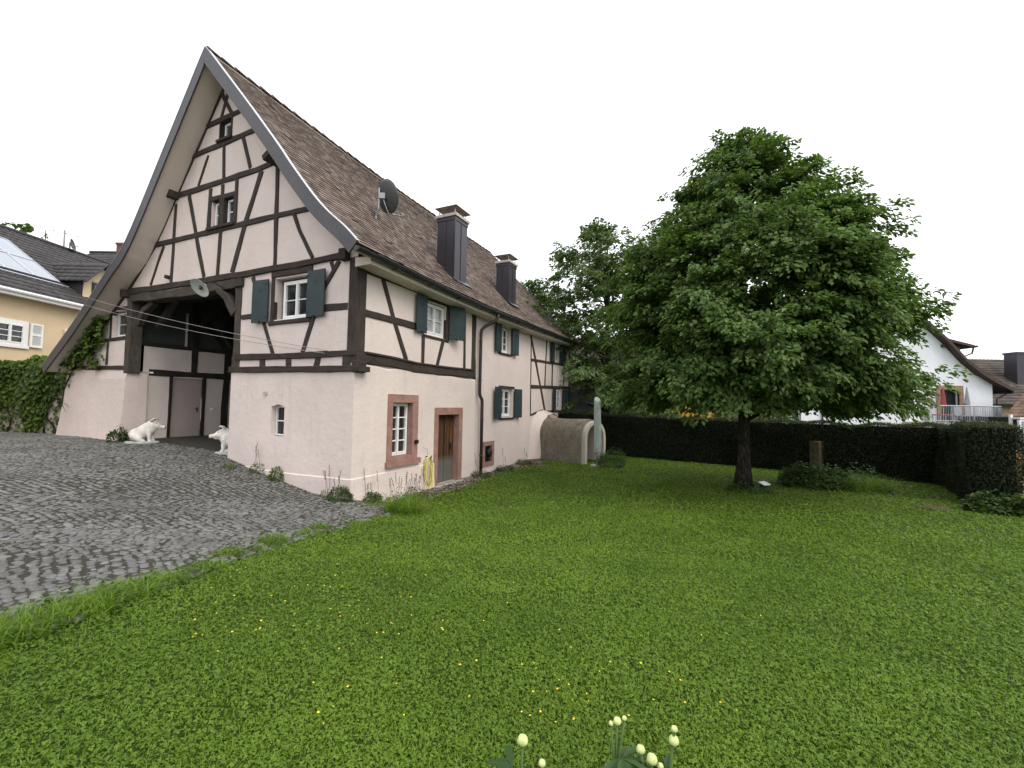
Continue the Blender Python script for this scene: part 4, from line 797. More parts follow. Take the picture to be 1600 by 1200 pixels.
# ------------------------------------------------------------------ foliage
def leaves(C, dirs, ups, size, rnd, asp=.62, fold=.18):
    """folded two-sided leaves: C centres, dirs growth direction, ups leaf normal"""
    d = nrm(dirs); n = nrm(ups-(ups*d).sum(-1, keepdims=True)*d); b = np.cross(d, n); s = size[:, None]; w = s*asp/2
    V = np.stack([C, C+d*s*.35+b*w+n*s*fold*.5, C+d*s*.75+b*w*.75+n*s*fold*.35, C+d*s-n*s*.12, C+d*s*.75-b*w*.75+n*s*fold*.35, C+d*s*.35-b*w+n*s*fold*.5], 1).reshape(-1, 3)
    k = np.arange(len(C))[:, None]*6; return V, [np.concatenate([k+np.array([[0, 1, 2, 3]]), k+np.array([[0, 3, 4, 5]])])], np.repeat(rnd, 6)
def sprays(cent, out, per, length, width, lsize, droop=.35, rn=None):
    """leafy twigs: leaves alternate along a short twig that grows outwards and droops"""
    n = len(cent); o = nrm(out); sd = nrm(np.cross(o, np.array([0, 0, 1.])+RNG.normal(0, .25, (n, 3)))); upv = np.cross(sd, o)
    t = RNG.random((n, per)); s = RNG.uniform(-1, 1, (n, per)); L = length*RNG.uniform(.7, 1.25, n)[:, None]; Wd = width*RNG.uniform(.7, 1.2, n)[:, None]
    P = cent[:, None]+o[:, None]*(t*L)[..., None]+sd[:, None]*(s*Wd*(1-.55*t))[..., None]+upv[:, None]*RNG.normal(0, .05, (n, per, 1)); P[..., 2] -= droop*L*t**2*.8+.10*np.abs(s)*Wd
    D = o[:, None]*.75+sd[:, None]*(np.sign(s)*RNG.uniform(.2, 1., (n, per)))[..., None]+RNG.normal(0, .28, (n, per, 3)); D[..., 2] -= .45
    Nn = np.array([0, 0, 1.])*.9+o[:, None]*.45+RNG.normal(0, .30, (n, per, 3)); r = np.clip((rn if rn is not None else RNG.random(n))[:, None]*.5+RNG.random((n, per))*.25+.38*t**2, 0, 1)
    m = n*per; return leaves(P.reshape(m, 3), D.reshape(m, 3), Nn.reshape(m, 3), lsize*RNG.uniform(.65, 1.25, m), r.reshape(m))
t = NT('tree_bark'); o = t.obj(); b1_ = t.n('TexVoronoi', {'Vector': t.scale(o, (16, 16, 3.2)), 'Scale': 1.0}, feature='DISTANCE_TO_EDGE').outputs[0]; b2_ = t.noise(t.scale(o, (14, 14, 3)), 1.6, 6, .7)
c_ = t.mix(t.rng(b1_, .0, .22), (.012, .010, .008), t.mix(t.rng(b2_, .35, .7), (.030, .026, .020), (.080, .070, .055))); c_ = t.mix(t.rng(t.noise(o, 2.2, 4), .52, .72, 0, .6), c_, (.035, .045, .020)); M['bark'] = t.fin(c_, .95, t.bump(t.math('ADD', t.rng(b1_, 0, .25), t.math('MULTIPLY', b2_, .7)), 1.0, .03), .1)
def limb_tube(mb, pts, r0, r1, n=9, wob=.0):
    k = len(pts); mb.tube(pts, [r0+(r1-r0)*(i/(k-1))**.8 for i in range(k)], n)
def curve(a, b, bend, k=7):
    a, b = Vector(a), Vector(b); return [a.lerp(b, t)+Vector((0, 0, bend*4*t*(1-t)))+Vector((random.uniform(-.04, .04), random.uniform(-.04, .04), 0))*(1 if 0 < t < 1 else 0) for t in np.linspace(0, 1, k)]
def tree(name, label, base, ztop, prof, n_out, n_in, per, lsize, mat, trunk_r, clear, group=None, length=.55, width=.3, nlimb=22, lump=.16, lobes=(), twig=True, cx=0., seed=0, shell=.30, extra=()):
    rs = np.random.default_rng(seed); root = thing(name, label, 'tree', base, 0, group); bx, by, bz = base
    zs, rsr = np.array([p[0] for p in prof]), np.array([p[1] for p in prof]); ph = rs.uniform(0, 6.28, 6)
    def rad(z, a): return np.interp(z, zs, rsr)*(1+lump*np.sin(2*a+ph[0]+z*.5)*.5+lump*np.sin(3*a+ph[1]-z*1.1)*.6+lump*.7*np.sin(5*a+ph[2]+z*1.9)+lump*.5*np.sin(8*a+ph[3]-z*2.7))
    def samp(n, inner, boughs=None):
        z = rs.choice(np.linspace(zs[0], zs[-1], 400), n, p=(lambda w: w/w.sum())(np.interp(np.linspace(zs[0], zs[-1], 400), zs, rsr)+.5)); a = rs.uniform(0, 2*np.pi, n); Rr = rad(z, a)
        f = 1-shell*rs.random(n)**1.6 if not inner else rs.uniform(.15, .78, n)
        for (la, lz, sa, sz, amp) in lobes: Rr = Rr+amp*np.exp(-((np.angle(np.exp(1j*(a-la))))/sa)**2-((z-lz)/sz)**2)
        r = np.maximum(Rr*f, .05); slope = np.gradient(np.interp(z, zs, rsr)) if False else (np.interp(z+.3, zs, rsr)-np.interp(z-.3, zs, rsr))/.6
        o = np.stack([np.cos(a), np.sin(a), np.clip(-slope*.45, -.35, 1.6)+rs.normal(0, .22, n)], -1); return np.stack([r*np.cos(a)+cx*np.clip(z/zs[-1], 0, 1), r*np.sin(a), z], -1), o
    nb = max(12, n_out//12); cb, ob = samp(nb, False); ex = [(r_*math.cos(a_), r_*math.sin(a_), z_) for a_, r_, z_ in extra]
    if ex: cb[:len(ex)] = ex; ob[:len(ex)] = [(math.cos(a_), math.sin(a_), -.1) for a_, r_, z_ in extra]
    pick = rs.integers(0, nb, n_out); sp = length*.62     # boughs, each a bunch of twigs
    c1 = cb[pick]+np.clip(rs.normal(0, 1, (n_out, 3)), -1.6, 1.6)*np.array([sp, sp, sp*.62]); o1 = nrm(ob[pick])+nrm(c1-cb[pick])*.55+rs.normal(0, .25, (n_out, 3)); c2, o2 = samp(n_in, True)
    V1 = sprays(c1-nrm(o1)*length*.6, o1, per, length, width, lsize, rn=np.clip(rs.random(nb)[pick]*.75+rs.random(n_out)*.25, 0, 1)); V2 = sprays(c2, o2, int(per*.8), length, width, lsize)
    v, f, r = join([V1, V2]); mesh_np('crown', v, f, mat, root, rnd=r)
    mb = MB(); zt = ztop-bz; tp = [Vector((cx*(t*zt/zs[-1])+.03*math.sin(t*7+seed), .03*math.cos(t*5+seed), t*zt*.93-.15)) for t in np.linspace(0, 1, 12)]
    mb.tube(tp, [trunk_r*1.75]+[trunk_r*(1.12 if i == 1 else 1)*(1-.82*(i/11)**1.05) for i in range(1, 12)], 12)
    for i in range(nlimb):
        z0 = clear+(zt*.80-clear)*(i/nlimb)**1.0; a = i*2.4+rs.uniform(-.3, .3); z1 = min(z0+rs.uniform(.3, 1.3)*(.6+z0/zt), zs[-1]*.96); rr = float(rad(np.array(z1), np.array(a)))*.80
        x0 = cx*z0/zs[-1]; x1 = cx*z1/zs[-1]; mid = curve((x0, 0, z0), (x1+rr*math.cos(a), rr*math.sin(a), z1), .12*rr*(1 if z0 > clear+1 else .6)); limb_tube(mb, mid, trunk_r*(.40-.24*i/nlimb), .012, 6)
        for q in range(3):
            st = mid[2+q]; b2 = a+rs.choice([-1, 1])*rs.uniform(.4, .9); l2 = rr*rs.uniform(.3, .5); limb_tube(mb, curve(st, st+Vector((l2*math.cos(b2), l2*math.sin(b2), rs.uniform(-.1, .5))), .05, 4), .022, .006, 5)
    mb.build('trunk', 'bark', root, smooth=True); return root
M['linden'] = m_leaf('linden_leaf', (.022, .054, .013), (.140, .220, .058), .32, .28, .5, .35)
M['leaf_mid'] = m_leaf('far_leaf', (.040, .076, .020), (.120, .180, .055), .3, .35, .5, .4); M['leaf_pale'] = m_leaf('pale_leaf', (.05, .08, .02), (.14, .19, .05), .3, .3, .5, .5)
tz = h1(6.2, 11.8)
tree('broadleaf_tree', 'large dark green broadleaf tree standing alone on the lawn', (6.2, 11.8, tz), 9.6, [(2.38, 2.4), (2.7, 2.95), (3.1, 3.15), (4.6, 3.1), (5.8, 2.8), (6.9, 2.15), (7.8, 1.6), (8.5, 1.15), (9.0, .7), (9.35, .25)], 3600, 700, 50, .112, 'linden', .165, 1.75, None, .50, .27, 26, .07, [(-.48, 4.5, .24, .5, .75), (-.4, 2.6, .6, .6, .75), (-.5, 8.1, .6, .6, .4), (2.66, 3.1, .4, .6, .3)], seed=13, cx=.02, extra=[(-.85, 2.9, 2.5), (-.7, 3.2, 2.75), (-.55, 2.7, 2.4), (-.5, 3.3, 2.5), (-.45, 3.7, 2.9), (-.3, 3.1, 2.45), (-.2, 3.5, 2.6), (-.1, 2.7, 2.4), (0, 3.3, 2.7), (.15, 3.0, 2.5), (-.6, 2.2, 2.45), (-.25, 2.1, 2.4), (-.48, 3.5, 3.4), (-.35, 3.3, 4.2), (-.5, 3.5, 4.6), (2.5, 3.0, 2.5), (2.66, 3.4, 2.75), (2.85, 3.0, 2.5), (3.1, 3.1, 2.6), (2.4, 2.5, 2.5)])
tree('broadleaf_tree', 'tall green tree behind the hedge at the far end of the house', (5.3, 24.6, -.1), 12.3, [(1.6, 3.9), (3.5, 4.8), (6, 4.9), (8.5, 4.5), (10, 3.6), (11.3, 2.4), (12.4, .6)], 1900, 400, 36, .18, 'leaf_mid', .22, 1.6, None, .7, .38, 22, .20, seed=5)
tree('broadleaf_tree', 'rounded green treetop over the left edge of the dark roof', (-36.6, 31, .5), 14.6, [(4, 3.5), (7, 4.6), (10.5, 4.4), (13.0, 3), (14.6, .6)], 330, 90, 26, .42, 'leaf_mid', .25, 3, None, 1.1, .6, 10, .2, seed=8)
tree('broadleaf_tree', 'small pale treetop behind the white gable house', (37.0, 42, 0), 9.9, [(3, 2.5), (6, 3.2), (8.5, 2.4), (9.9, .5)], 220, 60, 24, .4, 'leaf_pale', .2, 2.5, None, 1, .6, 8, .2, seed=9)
def conifer(base, hgt, rad_, label, seed):
    rs = np.random.default_rng(seed); root = thing('conifer_tree', label, 'tree', base, 0, 'conifers behind the left roofs'); n = 420
    z = hgt*(1-rs.random(n)**.6*.75); a = rs.uniform(0, 6.28, n); rr = rad_*(1-z/hgt)**.8+.1; o = np.stack([np.cos(a), np.sin(a), np.full(n, -.05)+rs.normal(0, .15, n)], -1)
    v, f, r = sprays(np.stack([0*a, 0*a, z], -1)+o*(rr*.15)[:, None], o, 18, 1., .25, .25, .2); V = v.reshape(n, -1, 3); c = np.stack([0*a, 0*a, z], -1)[:, None]; V[..., :2] = (V[..., :2])*np.clip(rr, .3, 9)[:, None, None]
    mesh_np('crown', V.reshape(-1, 3), f, 'leaf_mid', root, rnd=r); mb = MB(); mb.tube([(0, 0, -.2), (0, 0, hgt)], [.2, .03], 8); mb.build('trunk', 'bark', root)
conifer((-43.4, 40, .5), 17.0, 3.2, 'feathery conifer top just left of the roof aerial', 4)
conifer((-30.5, 34.5, .5), 15.2, 2.6, 'conifer top beside the verge of the barn roof', 6)

# hedge: clipped yew, a dense dark wall of small sprigs
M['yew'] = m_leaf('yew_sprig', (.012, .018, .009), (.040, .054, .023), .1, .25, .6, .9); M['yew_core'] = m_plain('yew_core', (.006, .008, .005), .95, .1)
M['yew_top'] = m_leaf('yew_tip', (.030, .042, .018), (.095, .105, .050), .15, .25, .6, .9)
def hedge():
    root = thing('clipped_hedge', 'long clipped dark yew hedge closing the far side of the lawn', 'hedge', (0, 0, 0)); core = MB(); parts, tops = [], []
    path = [(2.2, 22.6, 1.75), (4.4, 20.75, 1.72), (9.0, 17.2, 1.66), (13.25, 13.25, 1.68), (12.6, 12.1, 1.72), (11.0, 10.05, 1.84)]
    rs = np.random.default_rng(2)
    for i, ((x0, y0, t0), (x1, y1, t1)) in enumerate(zip(path, path[1:])):
        d = Vector((x1-x0, y1-y0, 0)); L = d.length; d.normalize(); nr = Vector((d.y, -d.x, 0)); hwid = .46 if i < 3 else .42
        for s in np.arange(0, L, .6):
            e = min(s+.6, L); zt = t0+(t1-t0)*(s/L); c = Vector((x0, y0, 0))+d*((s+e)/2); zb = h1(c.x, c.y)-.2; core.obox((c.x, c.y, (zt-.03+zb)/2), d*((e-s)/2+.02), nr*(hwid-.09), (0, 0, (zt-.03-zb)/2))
        def face(n, fx, fz, nv, top=False):
            s = rs.random(n)*(L+ (0 if i < 4 else .0)); zt = t0+(t1-t0)*s/L+.025*np.sin(s*2.3+i)+.02*np.sin(s*5.1); off, z = fx(s, zt), fz(s, zt)
            P = np.array([x0, y0, 0.])+np.array(d)[None]*s[:, None]+np.array(nr)[None]*off[:, None]; P[:, 2] = z; und = .035*np.sin(s*1.9+z*3)+.03*np.sin(s*4.3-z*2); P += nv*und[:, None]+rs.normal(0, .025, (n, 3))
            D = nv*.6+rs.normal(0, .55, (n, 3)); D[:, 2] += .35; return leaves(P, D, nv+rs.normal(0, .6, (n, 3)), rs.uniform(.030, .062, n), np.clip(rs.normal(.35, .25, n), 0, 1), .40, .1)
        N = np.array(nr); zb = h1((x0+x1)/2, (y0+y1)/2)-.03
        vis = 1 if i < 3 else 1.3
        for sgn in (1, -1):
            n = int(L*1.75*(1900 if sgn == (1) else 700 if i < 3 else 1900)*vis); parts.append(face(n, lambda s, zt: np.full(n, sgn*hwid), lambda s, zt: zb+(zt-zb)*rs.random(n)**.95, N*sgn))
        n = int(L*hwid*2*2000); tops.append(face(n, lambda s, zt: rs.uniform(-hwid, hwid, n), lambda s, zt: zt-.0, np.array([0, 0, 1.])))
        if i == len(path)-2:                     # rounded near end
            n = 3200; q = rs.uniform(-hwid, hwid, n); z = zb+(t1-zb)*rs.random(n); P = np.array([x1, y1, 0.])+N[None]*q[:, None]; P[:, 2] = z; nv = np.array(d); P += nv*(.10*(1-(q/hwid)**2))[:, None]+rs.normal(0, .03, (n, 3)); D = nv*.6+rs.normal(0, .55, (n, 3)); parts.append(leaves(P, D, nv+rs.normal(0, .6, (n, 3)), rs.uniform(.03, .062, n), np.clip(rs.normal(.4, .25, n), 0, 1), .4, .1))
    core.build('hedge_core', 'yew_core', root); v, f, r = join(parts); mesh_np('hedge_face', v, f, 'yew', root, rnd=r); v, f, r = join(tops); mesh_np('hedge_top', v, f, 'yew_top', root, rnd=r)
hedge()
# climbing vine on its garden wall and on the barn's low corner
M['vine'] = m_leaf('vine_leaf', (.014, .034, .008), (.115, .185, .026), .3, .35, .45, .8)
wall = hthing('garden_wall', 'old plastered garden wall overgrown with vine left of the barn', 'wall', .3, 13.9, 0, .27)
mb = MB(); mb.box(0, .30, .05, 9.6, .2, 3.15); mb.build('masonry', m_plaster('old_wall_plaster', (.42, .36, .33), dirtamt=1.6), wall)
def vine_on_wall():
    root = hthing('climbing_vine', 'dense green climbing vine spreading over the garden wall', 'vine', .3, 13.9, 0, .27); rs = np.random.default_rng(6); n = 15000
    v = rs.uniform(13.4, 23.5, n); z = 3.52+.10*np.sin(v*1.7)+.07*np.sin(v*4.1)-(rs.random(n)**1.25)*2.75; lowlim = 1.75+.5*np.sin(v*.9+1)+.35*np.sin(v*2.3)-np.exp(-((v-15.6)/.7)**2)*.9; k = (z > lowlim) | (rs.random(n) < .10); k &= ~((v < 14.1) & (z > 3.1)); k &= ~((v < 14.1) & (z < 1.2))
    v, z = v[k], z[k]; n = len(v); th = .05+.22*np.clip((z-lowlim[k])/1.2, 0, 1)*(.6+.4*np.sin(v*3+z*2)); u = .28-th*rs.random(n)**.5; u = np.where(z > 3.35, u+rs.uniform(0, .35, n), u)
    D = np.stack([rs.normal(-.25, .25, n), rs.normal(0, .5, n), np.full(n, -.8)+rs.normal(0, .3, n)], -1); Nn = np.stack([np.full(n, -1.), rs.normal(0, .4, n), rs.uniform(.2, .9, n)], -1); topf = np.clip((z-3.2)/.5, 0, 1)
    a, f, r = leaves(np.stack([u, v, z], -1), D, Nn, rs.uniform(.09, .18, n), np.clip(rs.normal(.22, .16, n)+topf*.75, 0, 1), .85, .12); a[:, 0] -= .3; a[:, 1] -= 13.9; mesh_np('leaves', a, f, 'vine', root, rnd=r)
    mb = MB()
    for v0 in (14.6, 15.2, 15.5, 16.0, 17.0, 18.4, 19.3, 20.3):
        p = [(.24, v0, .7)]; 
        for j in range(7): p.append((.24+random.uniform(-.03, .03), p[-1][1]+random.uniform(-.25, .35), .7+.33*(j+1)))
        mb.tube(p, [.035-.004*j for j in range(8)], 6)
        mb.tube([p[2]]+[(.25, p[2][1]+.25*j, p[2][2]+.12*j+random.uniform(-.1, .1)) for j in range(1, 5)], [.02, .016, .013, .010, .007], 5)
    mb.v = [(x-.3, y-13.9, z) for x, y, z in mb.v]; mb.build('stems', 'bark', root, smooth=True)
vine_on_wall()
def vine_on_barn():
    root = hthing('climbing_vine', 'light green vine creeping up under the low barn eave', 'vine', 0, 0, 0); rs = np.random.default_rng(9)
    path = [(13.5, 3.35), (12.7, 3.55), (12.0, 3.9), (11.5, 4.3), (11.1, 4.75)]; P = []
    for (v0, z0), (v1, z1) in zip(path, path[1:]):
        n = 210; t_ = rs.random(n); P.append(np.stack([-.05-.32*rs.random(n), v0+(v1-v0)*t_+rs.normal(0, .20, n), z0+(z1-z0)*t_+rs.normal(0, .18, n)], -1))
    for (v0, z0, v1, z1, n) in ((12.2, 4.0, 11.5, 3.15, 150), (11.6, 4.0, 11.0, 3.95, 50), (12.3, 4.6, 13.2, 3.9, 40), (11.5, 3.2, 11.0, 3.5, 12), (13.3, 3.3, 13.5, 2.6, 30)):
        t_ = rs.random(n); P.append(np.stack([-.06-.15*rs.random(n), v0+(v1-v0)*t_+rs.normal(0, .08, n), z0+(z1-z0)*t_+rs.normal(0, .08, n)], -1))
    P = np.concatenate(P); n = len(P); D = np.stack([rs.normal(-.3, .3, n), rs.normal(0, .6, n), rs.normal(-.6, .35, n)], -1); Nn = np.stack([np.full(n, -.8), rs.normal(0, .4, n), rs.uniform(.3, 1, n)], -1)
    a, f, r = leaves(P, D, Nn, rs.uniform(.08, .16, n), np.clip(rs.normal(.55, .25, n), 0, 1), .85, .12); mesh_np('leaves', a, f, 'vine', root, rnd=r)
    mb = MB(); mb.tube([(-.04, 13.9, .9), (-.08, 13.8, 2.4), (-.06, 13.2, 3.2), (-.08, 12.2, 3.6), (-.08, 11.6, 4.1), (-.06, 11.1, 4.7)], [.03, .025, .02, .016, .012, .006], 6); mb.tube([(-.12, 13.9, 2.05), (-.22, 13.5, 1.9), (-.2, 13.2, 1.6)], [.014, .010, .004], 5); mb.tube([(-.22, 13.5, 1.9), (-.2, 13.2, 1.88), (-.2, 12.95, 1.75)], [.010, .008, .004], 5); mb.build('stems', 'bark', root, smooth=True)
vine_on_barn()
# ------------------------------------------------------------------ neighbours on the left: ochre house with solar panels
M['ochre'] = m_plaster('ochre_render', (.66, .52, .35), dirtamt=.35, bump=.3); M['cream'] = m_plaster('cream_render', (.66, .55, .37), dirtamt=.3, bump=.3)
M['darktile'] = m_tiles('dark_pantile', [(.030, .028, .029), (.045, .041, .042), (.060, .055, .055)], .6, (.025, .024, .022), .4)
M['solar'] = m_plain('solar_glass', (.30, .33, .38), .12, .5, .3, .08, 1.2, .05, 8); M['brick'] = m_plain('chimney_brick', (.15, .080, .062), .9, .15, 0, .3, 14, .5, 30)
def pantile_roof(a, b, c_, d, rows, cols, parent, name='roof', mat='darktile', amp=.03, step=.03):
    """tiled slope: a,b = eave ends, d,c = ridge ends; wavy courses that overlap"""
    a, b, c_, d = map(lambda p: np.array(p, float), (a, b, c_, d)); nn = nrm(np.cross(b-a, d-a)[None])[0]; nn = nn if nn[2] > 0 else -nn; sub = 4; V, Q, rn = [], [], []; nu = cols*sub
    uu = np.linspace(0, 1, nu+1); wave = amp*np.abs(np.sin(np.arange(nu+1)*np.pi/sub))**.8
    for r_ in range(rows):
        for t_, off in ((r_/rows, step), ((r_+1)/rows, 0)):
            L = a+(d-a)*t_; Rr = b+(c_-b)*t_; V.append(L+(Rr-L)*uu[:, None]+nn*(wave+off)[:, None])
        L = a+(d-a)*(r_/rows); Rr = b+(c_-b)*(r_/rows); V.append(L+(Rr-L)*uu[:, None]+nn*(wave-.01)[:, None]); w_ = nu+1; base = r_*3*w_; i = np.arange(nu)
        Q += [np.stack([base+i, base+i+1, base+w_+i+1, base+w_+i], -1), np.stack([base+2*w_+i, base+2*w_+i+1, base+i+1, base+i], -1)]; rr = np.repeat(RNG.random(cols), sub); rr = np.r_[rr, rr[-1]]; rn += [rr, rr, rr]
    return mesh_np(name, np.concatenate(V), np.concatenate(Q), mat, parent, rnd=np.concatenate(rn))
yh = thing('ochre_house', 'ochre rendered house with dark pantile roof and solar panels at the left', 'house', (-21, 17, 0))
ex, ez, rx, rz_ = 0.0, 6.72, -5.2, 10.72      # eave / ridge offsets in x
y0, y1, y2 = -12.0, 4.7, 12.0                   # facade visible to y1; roof runs on behind the barn
mb = MB(); mb.box(-10.4, 0, y0, 11.6, 0, 6.62); yw = mb.build('wall', 'ochre', yh)
mb = MB(); mb.prism([(-10.4, 6.6), (0, 6.6), (-5.2, 10.55)], lambda a, b, d: (a, d, b), 11.5, 11.6); mb.prism([(-10.4, 6.6), (0, 6.6), (-5.2, 10.55)], lambda a, b, d: (a, d, b), y0, y0+.1); mb.build('gable', 'ochre', yh)
yr = pantile_roof((.42, y0-.3, 6.44), (.42, 12.0, 6.44), (rx, 12.0, rz_), (rx, y0-.3, rz_), 20, 80, yh); pantile_roof((-10.8, 12.0, 6.44), (-10.8, y0-.3, 6.44), (rx, y0-.3, rz_), (rx, 12.0, rz_), 20, 80, yh)
mb = MB(); mb.tube([(rx, y0-.3, rz_+.02), (rx, 12.0, rz_+.02)], .13, 8); mb.build('ridge_tiles', 'darktile', yr)
mb = MB(); mb.tube([(.50, y0-.3, 6.46), (.50, 12.0, 6.46)], .075, 8); mb.box(.05, .42, y0-.3, 12.0, 6.30, 6.40); mb.box(.40, .46, y0-.3, 12.0, 6.28, 6.44); mb.build('gutter', 'white', yh)
def yf(a, b, d): return (-d, a, b)             # facade plane, depth into the house
def framed(par, fn, a0, a1, b0, b1, cols, rows, sh=None):
    mb = MB(); e = .14
    for q in ((a0-e, a0, b0, b1), (a1, a1+e, b0, b1), (a0-e, a1+e, b1, b1+e)): mb.prism(rect(*q), fn, -.04, .02)
    mb.prism(rect(a0-e-.03, a1+e+.03, b0-e, b0), fn, -.08, .02); o = mb.build('window_surround', 'white', par, bevel=.006); window(fn, a0, a1, b0, b1, -.035, cols, rows, .06, .03, par)
    for (s0, s1) in sh or []:
        mb = MB(); f_ = .07; sb0, sb1 = b0-.04, b1+.10
        for q in ((s0, s0+f_, sb0, sb1), (s1-f_, s1, sb0, sb1), (s0+f_, s1-f_, sb0, sb0+f_), (s0+f_, s1-f_, sb1-f_, sb1), (s0+f_, s1-f_, (sb0+sb1)/2-.02, (sb0+sb1)/2+.05)): mb.prism(rect(*q), fn, -.10, -.05)
        for k in range(11):
            z = sb0+f_+(sb1-sb0-2*f_)*(k+.5)/11; mb.add([fn(a, b, d) for a, b, d in ((s0+f_, z-.045, -.055), (s1-f_, z-.045, -.055), (s1-f_, z+.04, -.092), (s0+f_, z+.04, -.092))], [(0, 1, 2, 3)])
        mb.build('shutter', 'white', par)
framed(yh, yf, .62, 1.76, 4.30, 5.20, 2, 3, [(1.95, 2.45), (-.05, .45)]); framed(yh, yf, 3.98, 5.1, 4.30, 5.20, 2, 3, [(3.40, 3.86)]); framed(yh, yf, -2.6, -1.46, 4.30, 5.20, 2, 3, [(-1.3, -.8), (-3.3, -2.8)])
# solar panels: four framed collectors lying on the slope
sl = Vector((rx-.42, 0, rz_-6.44)).normalized(); snr = Vector((-sl.z, 0, sl.x)); snr = snr if snr.z > 0 else -snr; Lsl = math.hypot(rx-.42, rz_-6.44)
def onroof(s, y, h): p = Vector((.42, 0, 6.44))+sl*s+snr*h; return Vector((p.x, y, p.z))
pan = thing('solar_panel_array', 'four pale blue framed solar panels on the dark pantile roof', 'solar panels', (-21, 17, 0))
for i in range(2):
    for j in range(3):
        s0, s1, q0, q1 = 2.0+i*1.72, 2.0+i*1.72+1.66, 4.0-j*1.14-1.10, 4.0-j*1.14; s0 -= .15; s1 -= .15; q0 += i*.0; q1 += i*.0
        mb = MB(); mb.add([onroof(s, y, h) for h in (.06, .14) for s, y in ((s0, q0), (s1, q0), (s1, q1), (s0, q1))], [(4, 5, 6, 7), (0, 1, 5, 4), (1, 2, 6, 5), (2, 3, 7, 6), (3, 0, 4, 7)]); p_ = mb.build('collector', 'solar', pan)
        mb = MB()
        for a, b in (((s0, q0), (s1, q0)), ((s1, q0), (s1, q1)), ((s1, q1), (s0, q1)), ((s0, q1), (s0, q0))): mb.beam(onroof(*a, .145), onroof(*b, .145), .045, .035, snr)
        mb.build('panel_frame', 'trim', p_)
mb = MB(); mb.beam(onroof(1.62, -.2, .09), onroof(1.62, 4.3, .09), .06, .06, snr); mb.build('mounting_rail', 'trim', pan)
# dormer of the ochre house
dm_ = MB(); DY0, DY1, DX = 4.66, 6.40, -.42; dm_.box(-3.2, DX, DY0, DY1, 6.9, 8.05); dm_.prism([(DY0, 8.04), (DY1, 8.04), ((DY0+DY1)/2, 8.95)], lambda a, b, d: (d, a, b), -3.6, DX); dorm = dm_.build('dormer', 'cream', yh)
mb = MB(); mb.box(-3.2, DX-.05, DY0-.03, DY0, 6.8, 8.0); mb.build('dormer_cheek', 'darktile', dorm)
ym = (DY0+DY1)/2; pantile_roof((DX+.3, DY0-.28, 7.84), (-3.0, DY0-.28, 7.84), (-3.9, ym, 9.06), (DX+.3, ym, 9.06), 5, 10, dorm, 'dormer_roof'); pantile_roof((-3.0, DY1+.28, 7.84), (DX+.3, DY1+.28, 7.84), (DX+.3, ym, 9.06), (-3.9, ym, 9.06), 5, 10, dorm, 'dormer_roof')
mb = MB()
for ya, yb in ((DY0-.3, ym), (DY1+.3, ym)): mb.beam((DX+.32, ya, 7.80), (DX+.32, yb, 9.04), .05, .16, (1, 0, 0))
mb.build('dormer_verge', 'darktile', dorm)
dfn = lambda a, b, d: (DX-d, a, b); window(dfn, 5.06, 6.0, 7.26, 7.98, -.02, 2, 1, .05, .02, dorm, mat='gutter'); mb = MB(); mb.box(DX, DX+.12, 5.0, 6.06, 7.19, 7.24); mb.build('dormer_sill', 'white', dorm)
# canopy at the low right of the facade
cn = MB(); cn.add([(.0, 4.55, 3.35), (.0, 6.0, 3.35), (.95, 6.0, 3.12), (.95, 4.55, 3.12), (.0, 4.55, 3.25), (0, 6, 3.25), (.95, 6, 3.02), (.95, 4.55, 3.02)], [(0, 1, 2, 3), (7, 6, 5, 4), (0, 3, 7, 4), (3, 2, 6, 7), (2, 1, 5, 6), (1, 0, 4, 5)]); cn.build('door_canopy', ['white'], yh)
# aerial and dish on the ochre house's ridge
ae = thing('roof_aerial', 'thin mast with a yagi aerial above the dark pantile ridge', 'aerial', (-26.1, 24.8, 10.5)); ae.location = (-26.55, 25.5, 9.4)
mb = MB(); mb.tube([(0, 0, 0), (0, 0, 2.55)], .04, 8); mb.build('mast', 'galv', ae); mb = MB(); mb.tube([(-.9, -.7, 2.5), (1.5, 1.1, 2.15)], .018, 5)
for k in range(6): c = Vector((-.8+.42*k, -.6+.33*k, 2.48-.055*k)); mb.tube([c+Vector((-.0, 0, -.10)), c+Vector((0, 0, .10))], .010, 4)
mb.build('antenna', 'galv', ae)
d2 = thing('satellite_dish', 'small dark satellite dish behind the ridge of the ochre house', 'satellite dish', (-26.15, 25.45, 9.2)); mb = MB(); mb.tube([(0, 0, 0), (0, 0, 2.0)], .04, 8); mb.build('mast', 'galv', d2); dish_mesh(d2, .36, (.9, .45, .2), (.1, 0, 1.85), 'dish')
mb = MB(); mb.tube([(.1, 0, 1.7), (.75, -.15, 1.75)], .02, 6); mb.build('feed_arm', 'galv', d2)
# second roof beyond
h2 = thing('tiled_roof_house', 'house with dark pantile roof and brick chimney behind the dormer', 'house', (-32.1, 27.9, 0))
mb = MB(); mb.box(.3, 12, 0.6, 9, 0, 9.4); mb.build('wall', 'cream', h2)
r2 = pantile_roof((.1, .2, 9.1), (12, .2, 9.1), (12, 4.8, 13.0), (.1, 4.8, 13.0), 14, 36, h2); pantile_roof((12, 9.4, 9.1), (.1, 9.4, 9.1), (.1, 4.8, 13.0), (12, 4.8, 13.0), 14, 36, h2); mb = MB(); mb.tube([(.1, 4.8, 13.05), (12, 4.8, 13.05)], .13, 8); mb.build('ridge_tiles', 'darktile', r2)
mb = MB(); mb.prism([(.6, 9.35), (9, 9.35), (4.8, 12.6)], lambda a, b, d: (d, a, b), .3, .4); mb.prism([(.6, 9.35), (9, 9.35), (4.8, 12.6)], lambda a, b, d: (d, a, b), 11.9, 12); mb.build('gable', 'cream', h2)
